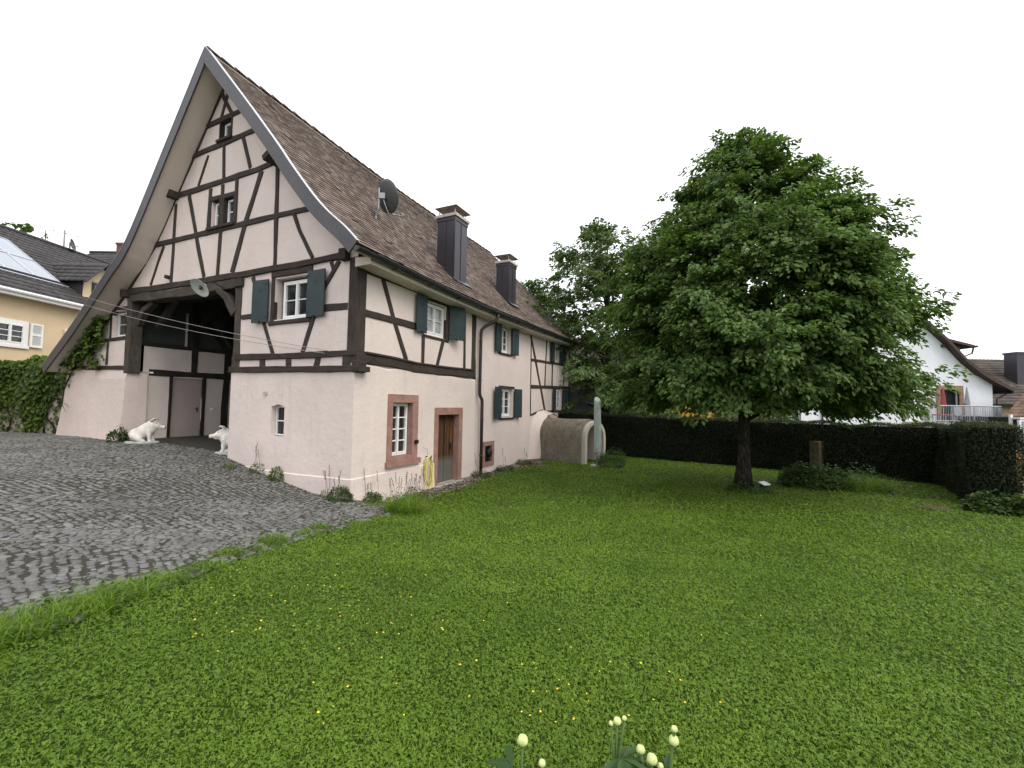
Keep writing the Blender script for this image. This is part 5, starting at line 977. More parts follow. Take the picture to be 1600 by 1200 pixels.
mb = MB(); mb.box(4.05, 4.80, 2.6, 3.3, 10.0, 12.9); mb.box(4.0, 4.85, 2.55, 3.35, 12.9, 13.05); c2 = mb.build('chimney', 'brick', h2); mb = MB(); mb.obox((4.42, 2.45, 11.10), (.55, 0, 0), (0, .20, .17), (0, -.02, .03)); mb.obox((4.85, 2.85, 11.5), (.05, 0, 0), (0, .5, .42), (0, -.02, .03)); mb.build('flashing', 'trim', c2)

# ------------------------------------------------------------------ right-hand neighbours
M['whitewash'] = m_plaster('white_render', (.74, .76, .80), dirtamt=.25, bump=.35); M['browntile'] = m_tiles('brown_tile', [(.050, .042, .038), (.075, .062, .055), (.11, .09, .078)], .8, (.04, .036, .03), .25)
M['brownwood'] = m_plain('brown_fascia', (.060, .040, .034), .7); M['rail'] = m_plain('steel_rail', (.36, .38, .41), .4, .5, .4, .1); M['orange_stone'] = m_plain('orange_sandstone', (.30, .18, .135), .9)
wh = thing('white_gable_house', 'white gabled house with brown flared roof and sandstone balcony door', 'house', (24, 27.5, 0)); AX = .3       # apex x offset
rp = [(AX, 8.95), (2.35, 7.20), (3.05, 6.55), (4.15, 5.35), (5.05, 4.62), (6.0, 4.05), (7.0, 3.55)]
gp = [(-5.9, -.5), (6.12, -.5), (6.12, 3.95)]+[(x, z-.12) for x, z in rp[::-1] if x < 6]+[(2*AX-x, z-.12) for x, z in rp[1:] if x < 6.2]+[(-5.9, 3.7)]
wfn = lambda a, b, d: (a, d, b); DW = rect(2.80, 4.0, 1.45, 3.55)
panel('wall', wfn, gp, [DW], 0, .3, 'whitewash', wh); mb = MB(); mb.box(-5.9, 6.12, .34, 10, -.5, 3.6); mb.build('wall', 'whitewash', wh)
for sg in (1, -1):
    V, Q = [], []; pr_ = [(AX+sg*(x-AX), z) for x, z in rp]
    wr = thing
    mb = MB(); n = len(pr_); vs = [(x, y, z+dz) for dz in (.12, -.10) for y in (-.45, 10.4) for x, z in pr_]
    fs = [(i, i+1, n+i+1, n+i) for i in range(n-1)]+[(2*n+i, 3*n+i, 3*n+i+1, 2*n+i+1) for i in range(n-1)]+[(i, 2*n+i, 2*n+i+1, i+1) for i in range(n-1)]+[(n-1, 3*n-1, 4*n-1, 2*n-1)]
    mb.add(vs, fs); mb.build('roof', 'brownwood', wh)
    for (xa, za), (xb, zb) in zip(pr_, pr_[1:]):
        L = math.hypot(xb-xa, zb-za); a = [(xb, -.42, zb+.13), (xb, 10.3, zb+.13), (xa, 10.3, za+.13), (xa, -.42, za+.13)]; pantile_roof(*a, max(2, int(L/.25)), 40, wh, 'roof_tiles', 'browntile', .015, .03)
# shed dormer on the right slope
mb = MB(); mb.box(2.2, 5.1, .9, 6, 4.3, 6.5); mb.build('dormer', 'brownwood', wh); mb = MB(); mb.add([(2.0, .6, 7.36), (5.75, .6, 6.48), (5.75, 6.3, 6.48), (2.0, 6.3, 7.36), (2.0, .6, 7.2), (5.75, .6, 6.32), (5.75, 6.3, 6.32), (2.0, 6.3, 7.2)], [(0, 1, 2, 3), (7, 6, 5, 4), (0, 4, 5, 1), (1, 5, 6, 2), (2, 6, 7, 3), (3, 7, 4, 0)]); mb.tube([(5.8, .5, 6.38), (5.8, 6.3, 6.38)], .07, 8); mb.tube([(5.75, .7, 6.3), (5.65, .7, 5.95), (5.15, .7, 5.75), (5.1, .7, 5.0)], .05, 8); mb.build('dormer_roof', 'brownwood', wh)
mb = MB(); mb.prism(rect(2.58, 2.80, 1.45, 3.55), wfn, -.07, .1); mb.prism(rect(4.0, 4.24, 1.45, 3.55), wfn, -.07, .1); mb.prism(rect(2.58, 4.24, 3.55, 3.80), wfn, -.073, .1); mb.build('door_surround', 'orange_stone', wh, bevel=.01)
mb = MB(); mb.prism(rect(2.8, 4.0, 1.45, 3.55), wfn, .25, .3); dd = mb.build('balcony_door', 'inner', wh); mb = MB()
for q in ((2.8, 2.88, 1.45, 3.55), (3.92, 4.0, 1.45, 3.55), (3.37, 3.43, 1.45, 3.55), (2.88, 3.37, 3.47, 3.55), (3.43, 3.92, 3.47, 3.55), (2.88, 3.37, 2.2, 2.26), (3.43, 3.92, 2.2, 2.26)): mb.prism(rect(*q), wfn, .20, .26)
mb.build('door_frame', 'gutter', dd)
mb = MB(); mb.box(2.95, 3.45, -.18, .02, 6.22, 6.38); mb.build('beam_end', 'brownwood', wh); mb = MB(); mb.tube([(-4.62, -.08, 4.6), (-4.62, -.08, -.3)], .05, 8); mb.build('downpipe', 'gutter', wh); mb = MB(); mb.tube([(7.0, -.4, 3.42), (7.0, 10, 3.42)], .08, 8); mb.tube([(6.9, -.1, 3.35), (6.3, -.06, 3.0), (6.25, -.06, -.3)], .045, 8); mb.build('gutter', 'gutter', wh)
# balcony
bal = thing('steel_balcony', 'steel balcony with upright railing bars in front of the white gable', 'balcony', (24, 26, 0)); mb = MB(); mb.box(.45, 4.75, -.05, 1.5, 1.30, 1.50); mb.build('floor_slab', 'concrete', bal)
for x in (.55, 4.72):
    mb = MB(); mb.box(x-.10, x+.10, -.14, .06, -.3, 2.45); mb.build('post', 'rail', bal)
mb = MB(); mb.tube([(.4, -.06, 2.52), (4.9, -.06, 2.52)], .030, 8); mb.tube([(.4, -.06, 1.62), (4.9, -.06, 1.62)], .022, 8)
for k in range(41): x = .68+k*.1; mb.tube([(x, -.06, 1.62), (x, -.06, 2.52)], .010 if k % 13 else .028, 6)
for k in range(12): mb.tube([(4.72, -.06+k*.12, 1.62), (4.72, -.06+k*.12, 2.52)], .010, 5)
mb.tube([(4.72, -.06, 2.52), (4.72, 1.4, 2.52)], .03, 8); mb.build('railing', 'rail', bal)
M['redcloth'] = m_plain('red_cloth', (.30, .065, .07), .8); M['greycloth'] = m_plain('grey_cloth', (.30, .31, .33), .8)
def parasol(label, x, mt, h):
    p = thing('furled_parasol', label, 'parasol', (24+x, 27.1, 1.5), 0, None); mb = MB(); n = 12; vs = []
    for z, r in ((.95, .13), (1.0, .15), (1.25, .14), (1.7, .10), (h, .03)):
        for i in range(n): a = 2*math.pi*i/n; rr = r*(1+.2*math.sin(4*a+z)); vs.append((rr*math.cos(a), rr*math.sin(a), z))
    mb.add(vs, [(j*n+i, j*n+(i+1) % n, (j+1)*n+(i+1) % n, (j+1)*n+i) for j in range(4) for i in range(n)]); mb.build('canopy', mt, p, smooth=True); mb = MB(); mb.tube([(0, 0, 0), (0, 0, h+.06)], .025, 8); mb.build('pole', 'rail', p); mb = MB(); mb.tube([(0, 0, 0), (0, 0, .08)], .22, 14); mb.build('foot', 'concrete', p)
parasol('furled red parasol left of the balcony door', 2.62, 'redcloth', 2.15); parasol('furled grey parasol right of the balcony door', 4.10, 'greycloth', 2.15)
tb = thing('balcony_table', 'low red covered table behind the left balcony railing', 'table', (26.2, 26.7, 1.5)); mb = MB(); mb.box(-.45, .45, -.3, .3, .42, .50); mb.build('tabletop', 'redcloth', tb, bevel=.02)
for sx in (-.4, .4):
    for sy in (-.25, .25): mb = MB(); mb.box(sx-.02, sx+.02, sy-.02, sy+.02, 0, .42); mb.build('leg', 'rail', tb)
for i, (x, lab) in enumerate(((27.35, 'grey garden chair behind the balcony railing nearest the door'), (28.0, 'grey garden chair behind the balcony railing at the far right'))):
    ch = thing('garden_chair', lab, 'chair', (x, 26.7, 1.5), .2*i, 'chairs on the balcony'); mb = MB(); mb.box(-.25, .25, -.25, .25, .40, .45); mb.build('seat', 'greycloth', ch); mb = MB(); mb.box(-.25, .25, .22, .27, .45, 1.0); mb.build('backrest', 'greycloth', ch)
    for sx in (-.22, .22):
        for sy in (-.22, .22): mb = MB(); mb.tube([(sx, sy, 0), (sx, sy, .42)], .018, 6); mb.build('leg', 'rail', ch)
# dark roofs far right
h3 = thing('dark_roof_house', 'house with broad dark tiled roof and chimney at the far right', 'house', (31, 32, 0)); mb = MB(); mb.box(.6, 14, .8, 9, -.3, 3.0); mb.build('wall', 'cream', h3)
pantile_roof((0.2, -.2, 2.75), (14.6, -.2, 2.75), (14.6, 5.0, 6.65), (.2, 5.0, 6.65), 17, 44, h3, 'roof', 'browntile', .02, .035); pantile_roof((14.6, 10.2, 2.75), (.2, 10.2, 2.75), (.2, 5.0, 6.65), (14.6, 5.0, 6.65), 17, 44, h3, 'roof', 'browntile', .02, .035)
mb = MB(); mb.prism([(.8, 3), (9, 3), (5, 6.5)], lambda a, b, d: (d, a, b), .6, .7); mb.build('gable', 'cream', h3); mb = MB(); mb.box(8.1, 9.0, 1.9, 2.8, 4.2, 6.75); mb.box(8.04, 9.06, 1.84, 2.86, 6.75, 6.9); mb.build('chimney', 'chim', h3)
h4 = thing('lean_to_barn', 'low building with a reddish brown tiled lean-to roof', 'building', (29.5, 24, 0)); mb = MB(); mb.box(-1.4, 10, .8, 5.5, -.3, 1.9); mb.build('wall', 'inner', h4)
M['redtile'] = m_tiles('red_brown_tile', [(.085, .050, .038), (.13, .08, .06), (.17, .11, .085)], .85, (.06, .045, .036), .2); pantile_roof((-2.4, .2, 1.95), (10.6, .2, 1.95), (10.6, 3.6, 3.55), (2.8, 3.6, 3.55), 9, 36, h4, 'roof', 'redtile', .02, .035)
M['pinewood'] = m_plain('fence_board', (.48, .27, .11), .7, .3, 0, .2, 3, .3, 30)
fe = thing('board_fence', 'orange brown board fence beyond the near end of the hedge', 'fence', (11.65, 10.2, 0)); zb = h1(12, 10)
for k in range(5): mb = MB(); mb.obox((1.2, .5, zb+.30+k*.215), (1.6, .62, 0), (-.008, .02, 0), (0, 0, .10)); mb.build('board', 'pinewood', fe, bevel=.006)
for s in (-.95, .0, .95): mb = MB(); mb.obox((1.2+1.6*s, .56+.62*s, zb+.62), (.045, .02, 0), (-.02, .045, 0), (0, 0, .72)); mb.build('post', 'pinewood', fe, bevel=.006)
gl = thing('cold_frame', 'white framed glass lean-to beyond the right end of the hedge', 'glasshouse', (15.0, 13.0, 0)); mb = MB()
for x in (0, .9, 1.8): mb.box(x-.03, x+.03, -.03, .03, -.1, 1.95)
for z in (.62, 1.32, 1.93): mb.box(0, 1.8, -.028, .028, z-.025, z+.025)
for y in (.22,):
    for x in (0, 1.8): mb.box(x-.03, x+.03, y-.03, y+.03, -.1, 2.1)
mb.box(-.02, 1.82, -.04, .26, 1.97, 2.02); mb.build('frame', 'white', gl); M['paleglass'] = m_plain('pale_glass', (.35, .40, .45), .08, .5, 0, .15, 2, .03, 5); mb = MB(); mb.box(.03, 1.77, .0, .006, .64, 1.90); mb.build('pane', 'paleglass', gl); mb = MB(); mb.box(.02, 1.78, -.01, .2, -.1, .6); mb.build('plinth', 'concrete', gl)
# houses glimpsed under the trees
def simple_house(name, label, x, y, w_, d, hw_, hr, mt, rmat='browntile', win=()):
    o = thing(name, label, 'house', (x, y, 0)); mb = MB(); mb.box(0, w_, 0, d, -.4, hw_); mb.build('wall', mt, o); mb = MB(); mb.prism([(0, hw_-.01), (d, hw_-.01), (d/2, hr-.1)], lambda a, b, dd: (dd, a, b), 0, .12); mb.prism([(0, hw_-.01), (d, hw_-.01), (d/2, hr-.1)], lambda a, b, dd: (dd, a, b), w_-.12, w_); mb.build('gable', mt, o)
    pantile_roof((-.4, -.5, hw_-.25), (w_+.4, -.5, hw_-.25), (w_+.4, d/2, hr), (-.4, d/2, hr), 12, 30, o, 'roof', rmat, .02, .03); pantile_roof((w_+.4, d+.5, hw_-.25), (-.4, d+.5, hw_-.25), (-.4, d/2, hr), (w_+.4, d/2, hr), 12, 30, o, 'roof', rmat, .02, .03)
    for a0, a1, b0, b1 in win: framed(o, lambda a, b, dd: (a, dd, b), a0, a1, b0, b1, 2, 2)
    return o
M['yellow'] = m_plaster('yellow_render', (.50, .27, .045), dirtamt=.4); M['rose'] = m_plaster('rose_render', (.42, .20, .25), dirtamt=.4)
y2_ = simple_house('yellow_house', 'deep yellow rendered house glimpsed through the big tree', 8.3, 30.5, 5.6, 7, 4.3, 6.9, 'yellow', 'browntile'); mb = MB(); mb.tube([(2.55, -.06, 4.1), (2.55, -.06, -.3)], .05, 8); mb.build('downpipe', 'gutter', y2_)
simple_house('cream_house', 'cream house with brown eaves glimpsed right of the big tree trunk', 15.6, 33, 5.5, 6, 3.4, 5.4, 'cream', 'browntile', [(1.2, 2.2, 1.8, 2.8)])
simple_house('rose_house', 'rose coloured house just visible past the far corner of the barn', 3.2, 31, 4.2, 7, 5.0, 7.5, 'rose', 'browntile', [(2.4, 3.3, 2.8, 4.0)])
gr = thing('garage', 'flat roofed dark grey garage behind the hedge by the barn corner', 'garage', (3.0, 25.2, 0)); M['greywall'] = m_plain('grey_render', (.16, .165, .18), .9, .2, 0, .15, 2, .3, 30); mb = MB(); mb.obox((1.7, 2.2, 1.25), (2.1, -.35, 0), (.3, 1.8, 0), (0, 0, 1.75)); mb.build('wall', 'greywall', gr); mb = MB(); mb.obox((1.7, 2.2, 3.06), (2.2, -.37, 0), (.32, 1.9, 0), (0, 0, .06)); mb.build('roof', 'gutter', gr)
mb = MB(); mb.obox((2.25, .33, 1.35), (.85, -.14, 0), (.005, .03, 0), (0, 0, .45)); mb.build('garage_opening', 'inner', gr)
pl_ = thing('parked_trailer', 'low flat trailer with pale cover between the garage and hedge', 'trailer', (4.0, 23.6, -.1)); mb = MB(); mb.obox((0, 0, 1.62), (.95, -.15, 0), (.06, .5, 0), (0, 0, .05)); mb.build('cover', 'concrete', pl_, bevel=.03); mb = MB(); mb.obox((0, 0, 1.1), (.93, -.147, 0), (.058, .48, 0), (0, 0, .45)); mb.build('box', 'gutter', pl_)
for sx in (-.5, .5): mb = MB(); mb.tube([(sx, -.5, .32), (sx, .5, .32)], .32, 18); mb.build('wheel', 'black', pl_)

# ------------------------------------------------------------------ garden things
st = thing('stone_stele', 'slim mossy sandstone pillar standing in the shrub bed', 'stone pillar', (10.55, 15.2, h1(10.55, 15.2)), .45); M['mossstone'] = m_plain('mossy_stone', (.075, .062, .040), .95, .15, 0, .4, 4, .6, 25)
mb = MB(); vs = []
for z, a, b in ((-.1, .19, .17), (.6, .185, .165), (1.34, .20, .165), (1.38, .18, .15)): vs += [(-a, -b, z), (a, -b, z+(.03 if z > 1 else 0)), (a, b, z+(.03 if z > 1 else 0)), (-a, b, z)]
mb.add(vs, [(j*4+i, j*4+(i+1) % 4, (j+1)*4+(i+1) % 4, (j+1)*4+i) for j in range(3) for i in range(4)]+[(12, 13, 14, 15)]); mb.build('pillar', 'mossstone', st, bevel=.02); st.scale = (1, 1, .80)
M['shrub'] = m_leaf('shrub_leaf', (.018, .040, .010), (.065, .115, .025), .25, .3, .5, 1.2)
def mound(name, label, cat, cx, cy, rx_, ry_, hz, n, per, ls, mat, grass=0, seed=0, group=None):
    z0 = h1(cx, cy); root = thing(name, label, cat, (cx, cy, z0), 0, group); rs = np.random.default_rng(seed); a = rs.uniform(0, 6.28, n); e = rs.random(n)**.5*math.pi/2; o = np.stack([np.sin(e)*np.cos(a), np.sin(e)*np.sin(a), np.cos(e)*.8+.1], -1)
    P = np.stack([rx_*.9*o[:, 0], ry_*.9*o[:, 1], hz*(.15+.75*np.cos(e))*(1+.22*np.sin(a*3+seed)+.15*rs.normal(0, 1, n))], -1); v, f, r = sprays(P, o, per, min(rx_, hz)*.5, .12, ls, .3); v[:, 2] = np.maximum(v[:, 2], .005); mesh_np('foliage', v, f, mat, root, rnd=r)
    if grass:
        q = rs.uniform(-1, 1, (grass*2, 2)); q = q[(q**2).sum(1) < 1][:grass]; n = len(q); P = np.stack([q[:, 0]*rx_, q[:, 1]*ry_, 0*q[:, 0]], -1); v, f, r = blades(P, rs.uniform(.2, 1., n)**1.3*hz*1.5, rs.uniform(.005, .012, n), rs.uniform(.4, 1.7, n), rs.random(n)); mesh_np('grass', v, f, 'grass', root, rnd=r)
    return root
mound('shrub_bed', 'low bushy green shrub mound at the foot of the stone pillar', 'shrub', 8.55, 12.45, .80, .6, .46, 240, 18, .085, 'shrub', 0, 1); mound('ornamental_grass', 'mound of fine arching grass to the right of the shrub', 'grass mound', 9.45, 12.15, .78, .6, .46, 50, 14, .07, 'shrub', 2600, 2)
mound('garden_shrub', 'pale green shrub looking over the hedge beside the big trunk', 'shrub', 12.6, 23.5, 2.1, 1.2, 2.0, 420, 20, .15, 'leaf_pale', 0, 3); mound('garden_plant', 'leafy plant at the near foot of the hedge end', 'plant', 10.35, 9.45, .45, .35, .32, 60, 14, .10, 'shrub', 0, 4); mound('garden_plant', 'broad leafy plant at the right edge of the lawn', 'plant', 10.9, 8.9, .5, .4, .42, 70, 14, .11, 'vine', 0, 5)
mound('weed_bush', 'weedy growth at the foot of the cellar arch', 'weed', 3.75, 16.7, .42, .36, .34, 80, 14, .06, 'shrub', 120, 6); mound('weed_bush', 'low weeds beside the parasol foot', 'weed', 4.15, 17.8, .4, .35, .42, 80, 14, .06, 'shrub', 100, 7)
mb = MB(); mb.tube([(0, 0, -.05), (0, 0, .022)], .34, 9); fs_ = mb.build('stepping_stone', 'mossstone', None, bevel=.012); fs_.location = (9.3, 9.75, h1(9.3, 9.75)+.012); fs_.scale = (1, .75, 1); tag(fs_, 'flat stone slab lying in the lawn near the hedge end', 'stone slab')
lt = thing('garden_spotlight', 'small white garden spotlight in the grass beside the tree trunk', 'garden light', (6.72, 11.75, h1(6.72, 11.75)), .5); mb = MB(); mb.box(-.10, .10, -.06, .06, .07, .16); mb.build('housing', 'black', lt, bevel=.012); mb = MB(); mb.obox((0, -.02, .175), (.13, 0, 0), (0, .09, .03), (0, -.004, .012)); mb.build('hood', 'white', lt, bevel=.004); mb = MB(); mb.tube([(0, 0, -.1), (0, 0, .08)], .014, 6); mb.build('spike', 'black', lt)
mound('tree_foot_weeds', 'ring of weeds round the foot of the lawn tree', 'weed', 6.15, 11.45, .5, .35, .14, 60, 12, .06, 'shrub', 160, 8)
# weeds along the house and tufts on the edge of the cobbles
def weed(name, label, x, y, r, h, n, seed, stalks=0, mat='shrub', ls=.045, grass=0, cat='weed', group=None):
    o = mound(name, label, cat, x, y, r, r*.8, h, n, 12, ls, mat, grass, seed, group)
    if stalks:
        mb = MB(); rs = random.Random(seed)
        for k in range(stalks):
            a, q = rs.uniform(0, 6.28), rs.uniform(0, r); b = Vector((q*math.cos(a), q*math.sin(a), 0)); t_ = b+Vector((rs.uniform(-.12, .12), rs.uniform(-.12, .12), rs.uniform(.45, .85))); mb.tube([b, b.lerp(t_, .5)+Vector((.02, 0, 0)), t_], [.004, .0035, .002], 4)
            for j in range(7): c = b.lerp(t_, .68+.05*j); mb.ell(c+Vector((rs.uniform(-.012, .012), rs.uniform(-.012, .012), 0)), (.009, .009, .014), None, 5, 4)
        M.setdefault('stalk', m_plain('dry_stalk', (.10, .085, .05), .9)); mb.build('stalk', 'stalk', o)
    return o
p = hw(-.25, .05); weed('weed_bush', 'bluish green weed at the corner of the barn', p.x, p.y, .20, .20, 90, 11, 3, 'shrub', .045); p = hw(.45, -.22); weed('weed_bush', 'brownish green weed just right of the barn corner', p.x, p.y, .20, .15, 70, 12, 4, 'shrub', .045)
p = hw(1.2, -.30); weed('tall_weed', 'tall dry grass stalks against the plinth under the sandstone window', p.x, p.y, .35, .14, 40, 13, 9, 'shrub', .04, 40); p = hw(1.9, -.30); weed('tall_weed', 'tall seeding grass beside the yellow hose', p.x, p.y, .30, .16, 40, 14, 9, 'shrub', .04, 60)
weed('grass_clump', 'big lush grass clump at the edge of lawn and cobbles', -2.15, 9.0, .34, .40, 10, 15, 3, 'shrub', .04, 900, 'grass clump')
p = hw(-.12, 2.25); weed('weed_bush', 'small leafy weed at the foot of the gable wall', p.x, p.y, .14, .22, 45, 16, 0, 'vine', .05); p = hw(-.14, 2.95); weed('weed_bush', 'thin spreading weed at the foot of the gable wall', p.x, p.y, .14, .20, 25, 17, 3, 'vine', .04); p = hw(-.45, 3.6); weed('grass_tuft', 'small grass tuft among the cobbles before the gable wall', p.x, p.y, .14, .08, 12, 18, 0, 'shrub', .03, 120, 'grass tuft'); p = hw(-.08, .55); weed('weed_bush', 'sparse weed beside the gable wall corner', p.x, p.y, .16, .14, 22, 19, 4, 'vine', .035)
p = hw(-.25, 9.45); weed('weed_bush', 'leafy weed beside the sitting pig at the left wall block', p.x, p.y, .2, .38, 50, 20, 0, 'shrub', .07)
for i, (u_, lab) in enumerate(((5.2, 'weeds at the foot of the downpipe'), (6.9, 'weeds under the small barred vent'), (8.6, 'weeds between the vent and the vaulted cellar'))): p = hw(u_, -.35); weed('weed_bush', lab, p.x, p.y, .3, .14, 50, 30+i, 2, 'shrub', .045, 60)
TG = 'grass tufts along the cobble edge'
for i, (x, y, r, n, gh) in enumerate(((-4.15, 2.1, .36, 800, .17), (-3.75, 2.45, .34, 900, .17), (-3.5, 2.8, .30, 900, .16), (-3.4, 3.15, .26, 800, .15), (-3.32, 3.5, .24, 700, .15), (-3.3, 3.85, .24, 650, .13), (-3.25, 4.25, .20, 380, .10), (-3.2, 4.7, .2, 300, .08), (-3.28, 5.25, .17, 330, .10), (-3.15, 5.95, .20, 420, .12), (-2.95, 6.6, .24, 320, .07), (-3.0, 7.1, .16, 260, .09), (-2.65, 7.5, .24, 300, .07), (-3.05, 5.6, .2, 250, .06), (-2.4, 8.1, .22, 300, .07))):
    weed('grass_tuft', 'tuft of long grass growing over the edge of the cobbles', x, y, r, gh, 4, 50+i, 0, 'shrub', .04, n, 'grass tuft', TG)
# moss and grass in the joints of the yard
def joint_grass():
    n = 26000; x, y = scatter(n, (-17, -1.8), (1.5, 15)); k = in_yard(x, y); u, v = huv(x, y); w_ = .5+.5*np.sin(x*.9+1.2*np.sin(y*.7))*np.cos(y*.8-.5*x); far = np.clip((-u+1.0)/4, 0, 1); k &= (u < .2) & (RNG.random(n) < np.clip(.12+.55*(w_-.45), 0, 1)*(1.15-far*.75)+.6*np.exp(-((border_x(y)-x)/.4)**2)*(y < 9)); x, y = x[k], y[k]; n = len(x)
    P = np.stack([x, y, H(x, y)+.012], -1); a = blades(P, RNG.uniform(.02, .05, n), RNG.uniform(.006, .012, n), RNG.uniform(.3, 1.4, n), np.clip(RNG.normal(.35, .2, n), 0, 1)); b = clover(P+np.array([0, 0, .015]), RNG.uniform(.012, .024, n), np.clip(RNG.normal(.3, .2, n), 0, 1)); v_, f, r = join([a, b]); stuff(mesh_np('joint_moss', v_, f, 'shrub', rnd=r))
joint_grass()
def pebbles():                                  # loose stones in the strip along the wall and round the vault
    n = 7000; u = RNG.uniform(.3, 9.9, n); v = -RNG.random(n)**1.3*(.75+.5*(u > 8.2))-.06; p = np.array(K)[None, :2]+u[:, None]*np.array(EU)[None, :2]+v[:, None]*np.array(EV)[None, :2]; k = RNG.random(n) < np.exp(-np.abs(v)*2.2)*(.25+.75*(np.abs(u-3.6) < 1.6)+.4*(u > 8)); p = p[k]; n = len(p); s = RNG.uniform(.008, .03, n)**1.0; m = 5; a = np.arange(m)/m*2*np.pi; z = H(p[:, 0], p[:, 1])+.008
    rings = []
    for sc, hz in ((1, 0), (.95, .45), (.5, .8)): aa = a[None]+RNG.normal(0, .2, (n, m)); r = s[:, None]*sc*RNG.uniform(.7, 1.2, (n, m)); rings.append(np.stack([p[:, :1]+r*np.cos(aa), p[:, 1:]+r*np.sin(aa)*.8, z[:, None]+s[:, None]*hz+0*r], -1))
    V = np.stack(rings, 1).reshape(-1, 3); b = np.arange(n)[:, None]*15; q = [np.concatenate([b+ri*5+j, b+ri*5+(j+1) % 5, b+ri*5+5+(j+1) % 5, b+ri*5+5+j], 1) for ri in (0, 1) for j in range(5)]
    M['pebble'] = m_tiles('pebble', [(.06, .05, .04), (.16, .14, .115), (.30, .27, .23)], .9); stuff(mesh_np('loose_gravel', V, [np.concatenate(q), b+10+np.arange(5)[None]], 'pebble', rnd=np.repeat(RNG.random(n), 15)))
pebbles()
# buttercups
M['petal'] = m_plain('buttercup_petal', (.80, .62, .03), .5, .3, 0, .1); M['stem'] = m_plain('green_stem', (.07, .12, .03), .6)
mb = MB(); mb.tube([(0, 0, 0), (.004, 0, .05), (0, 0, .085)], .0014, 4); mb.build('stem', 'stem', None); stem_o = bpy.data.objects['stem']; sm_ = stem_o.data; bpy.data.objects.remove(stem_o)
mb = MB(); vs = []; fs = []
for k in range(5):
    a = k*2*math.pi/5; b = len(vs); c_, s_ = math.cos(a), math.sin(a); vs += [(0, 0, .082), (.009*c_-.007*s_, .009*s_+.007*c_, .088), (.015*c_, .015*s_, .094), (.009*c_+.007*s_, .009*s_-.007*c_, .088)]; fs.append((b, b+1, b+2, b+3))
mb.add(vs, fs); po = mb.build('bloom', 'petal', None); pm_ = po.data; bpy.data.objects.remove(po)
def at(px, py):                                # ground point seen at a photo pixel
    d = rt*((px-800)/F_PX)-up*((py-600)/F_PX)+fw; z = .3
    for _ in range(12): t_ = (z-EYE)/d.z; q = d*t_; z = h1(q.x, q.y)
    return Vector((d.x*t_, d.y*t_, z))
bp = [(838, 1052), (832, 1046), (816, 1045), (857, 1090), (835, 1096), (872, 1088), (885, 1083), (907, 1085), (917, 1090), (893, 1101), (922, 1104), (816, 1120), (829, 1129), (637, 937), (643, 940), (640, 932), (939, 1058), (956, 1043), (690, 992), (305, 1000), (320, 1070), (338, 1027), (304, 1006), (318, 998), (261, 970), (1122, 1108), (1151, 1120), (735, 1097), (889, 1024), (1000, 1048)]
for _ in range(110):
    bp.append((random.gauss(470, 130), random.uniform(850, 1000)))
for _ in range(50): bp.append((random.gauss(760, 260), random.uniform(880, 1150)))
for i, (px, py) in enumerate(bp):
    q = at(px, py)
    if q.x < border_x(q.y)+.25: continue
    o = bpy.data.objects.new('buttercup', None); COL.objects.link(o); o.location = q; o.rotation_euler = (random.uniform(-.3, .3), random.uniform(-.3, .3), random.uniform(0, 6)); s_ = random.uniform(.30, .62); o.scale = (s_,)*3; o.empty_display_size = .05; tag(o, 'small yellow buttercup in flower in the mown lawn', 'flower', 'buttercups in the lawn')
    for nm_, me_ in (('stem', sm_), ('bloom', pm_)): c_ = bpy.data.objects.new(nm_, me_); COL.objects.link(c_); c_.parent = o
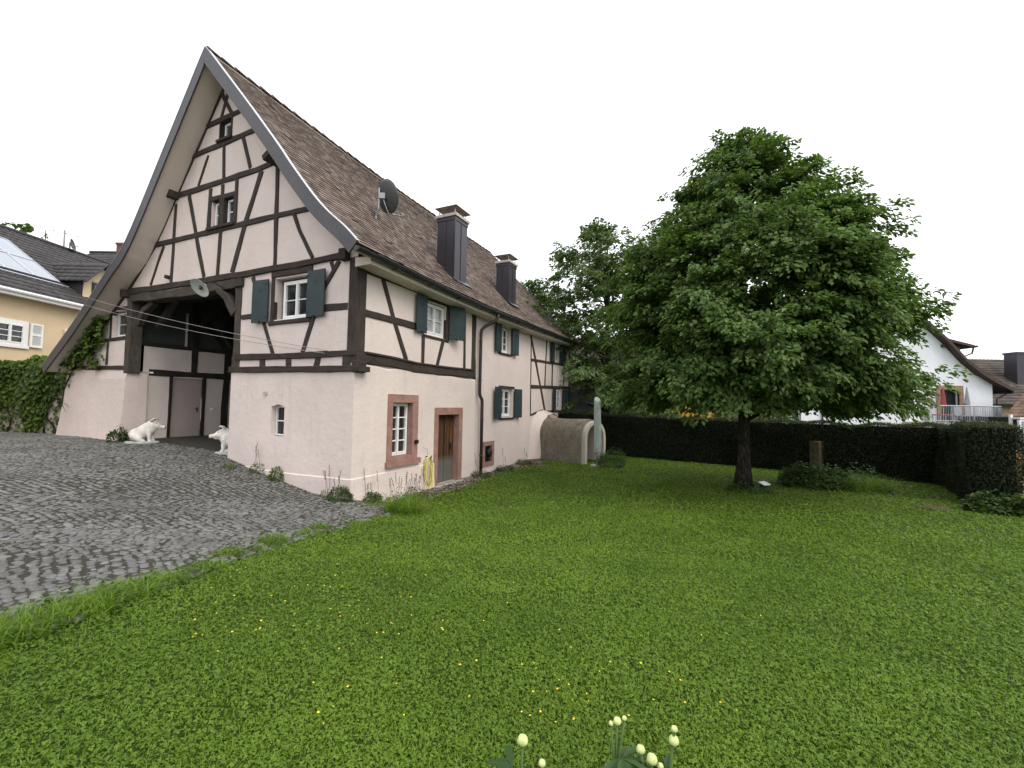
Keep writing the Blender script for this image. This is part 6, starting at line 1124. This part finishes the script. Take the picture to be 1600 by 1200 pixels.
# peonies in bud in the foreground
M['bud'] = m_plain('peony_bud', (.52, .58, .24), .45, .4, 0, .2, 60, .2, 200); M['peonyleaf'] = m_leaf('peony_leaf', (.020, .052, .016), (.05, .10, .025), .15, .25, .5, 6); M['sepal'] = m_plain('sepal', (.12, .18, .06), .5)
def peony(label, x, y, buds, lv, seed):
    z0 = h1(x, y); root = thing('peony_plant', label, 'peony', (x, y, z0), 0, 'peonies in bud'); rs = random.Random(seed)
    for (bx, by, bz, r) in buds:
        tip = Vector((bx-x, by-y, bz-z0)); b = Vector((rs.uniform(-.06, .06), rs.uniform(-.06, .06), -.02)); mid = b.lerp(tip, .55)+Vector((rs.uniform(-.02, .02), 0, .03)); mb = MB(); mb.tube([b, b.lerp(mid, .5), mid, mid.lerp(tip, .6), tip-Vector((0, 0, r*.7))], [.006, .0055, .005, .004, .004], 7); mb.build('stem', 'stem', root, smooth=True)
        mb = MB(); n, m = 16, 10; vs = []
        for j in range(m+1):
            t_ = j/m*math.pi; rr = r*math.sin(t_)**.85*(1 if t_ < 1.9 else 1.0)
            for i in range(n): a = 2*math.pi*i/n; k_ = rr*(1+.07*math.sin(3*a+t_*2)+.03*math.sin(5*a-t_)); vs.append(tip+Vector((k_*math.cos(a), k_*math.sin(a), r*.95*math.cos(t_))))
        mb.add(vs, [(j*n+i, j*n+(i+1) % n, (j+1)*n+(i+1) % n, (j+1)*n+i) for j in range(m) for i in range(n)]); bo = mb.build('bud', 'bud', root, smooth=True)
        mb = MB()
        for k in range(4):
            a = k*math.pi/2+rs.random(); vs = [tip+Vector((r*q_*math.cos(a+w_), r*q_*math.sin(a+w_), r*h_)) for q_, w_, h_ in ((.3, 0, -1.02), (.85, -.45, -.75), (1.1, 0, -.2), (.85, .45, -.75))]; mb.add(vs, [(0, 1, 2, 3)])
        mb.build('sepals', 'sepal', bo)
        C, D, U_ = [], [], []
        for k in range(lv):
            f_ = .35+.55*rs.random(); c = b.lerp(tip, f_); a = rs.uniform(0, 6.28)
            for w_ in (-.6, 0, .6): C.append(c+Vector((.03*math.cos(a), .03*math.sin(a), 0))); D.append((math.cos(a+w_), math.sin(a+w_), .1-.5*rs.random())); U_.append((0, 0, 1))
        v_, f2, r_ = leaves(np.array([tuple(c) for c in C]), np.array(D), np.array(U_, float)+RNG.normal(0, .2, (len(U_), 3)), np.array([rs.uniform(.07, .115) for _ in C]), RNG.random(len(C)), .26, .12); mesh_np('foliage', v_, f2, 'peonyleaf', root, rnd=r_)
peony('peony with a single pale bud left of the other two', .06, 1.28, [(.05, 1.35, 1.155, .016), (.11, 1.37, 1.075, .011)], 5, 1)
peony('peony with a round bud between two small side buds', .31, 1.36, [(.33, 1.35, 1.215, .0115), (.352, 1.352, 1.222, .007), (.312, 1.35, 1.208, .007)], 7, 2)
peony('peony with five pale buds at different heights on the right', .46, 1.34, [(.50, 1.35, 1.195, .0095), (.498, 1.35, 1.162, .0145), (.40, 1.35, 1.135, .0125), (.430, 1.34, 1.115, .0155), (.457, 1.345, 1.092, .009)], 4, 3)
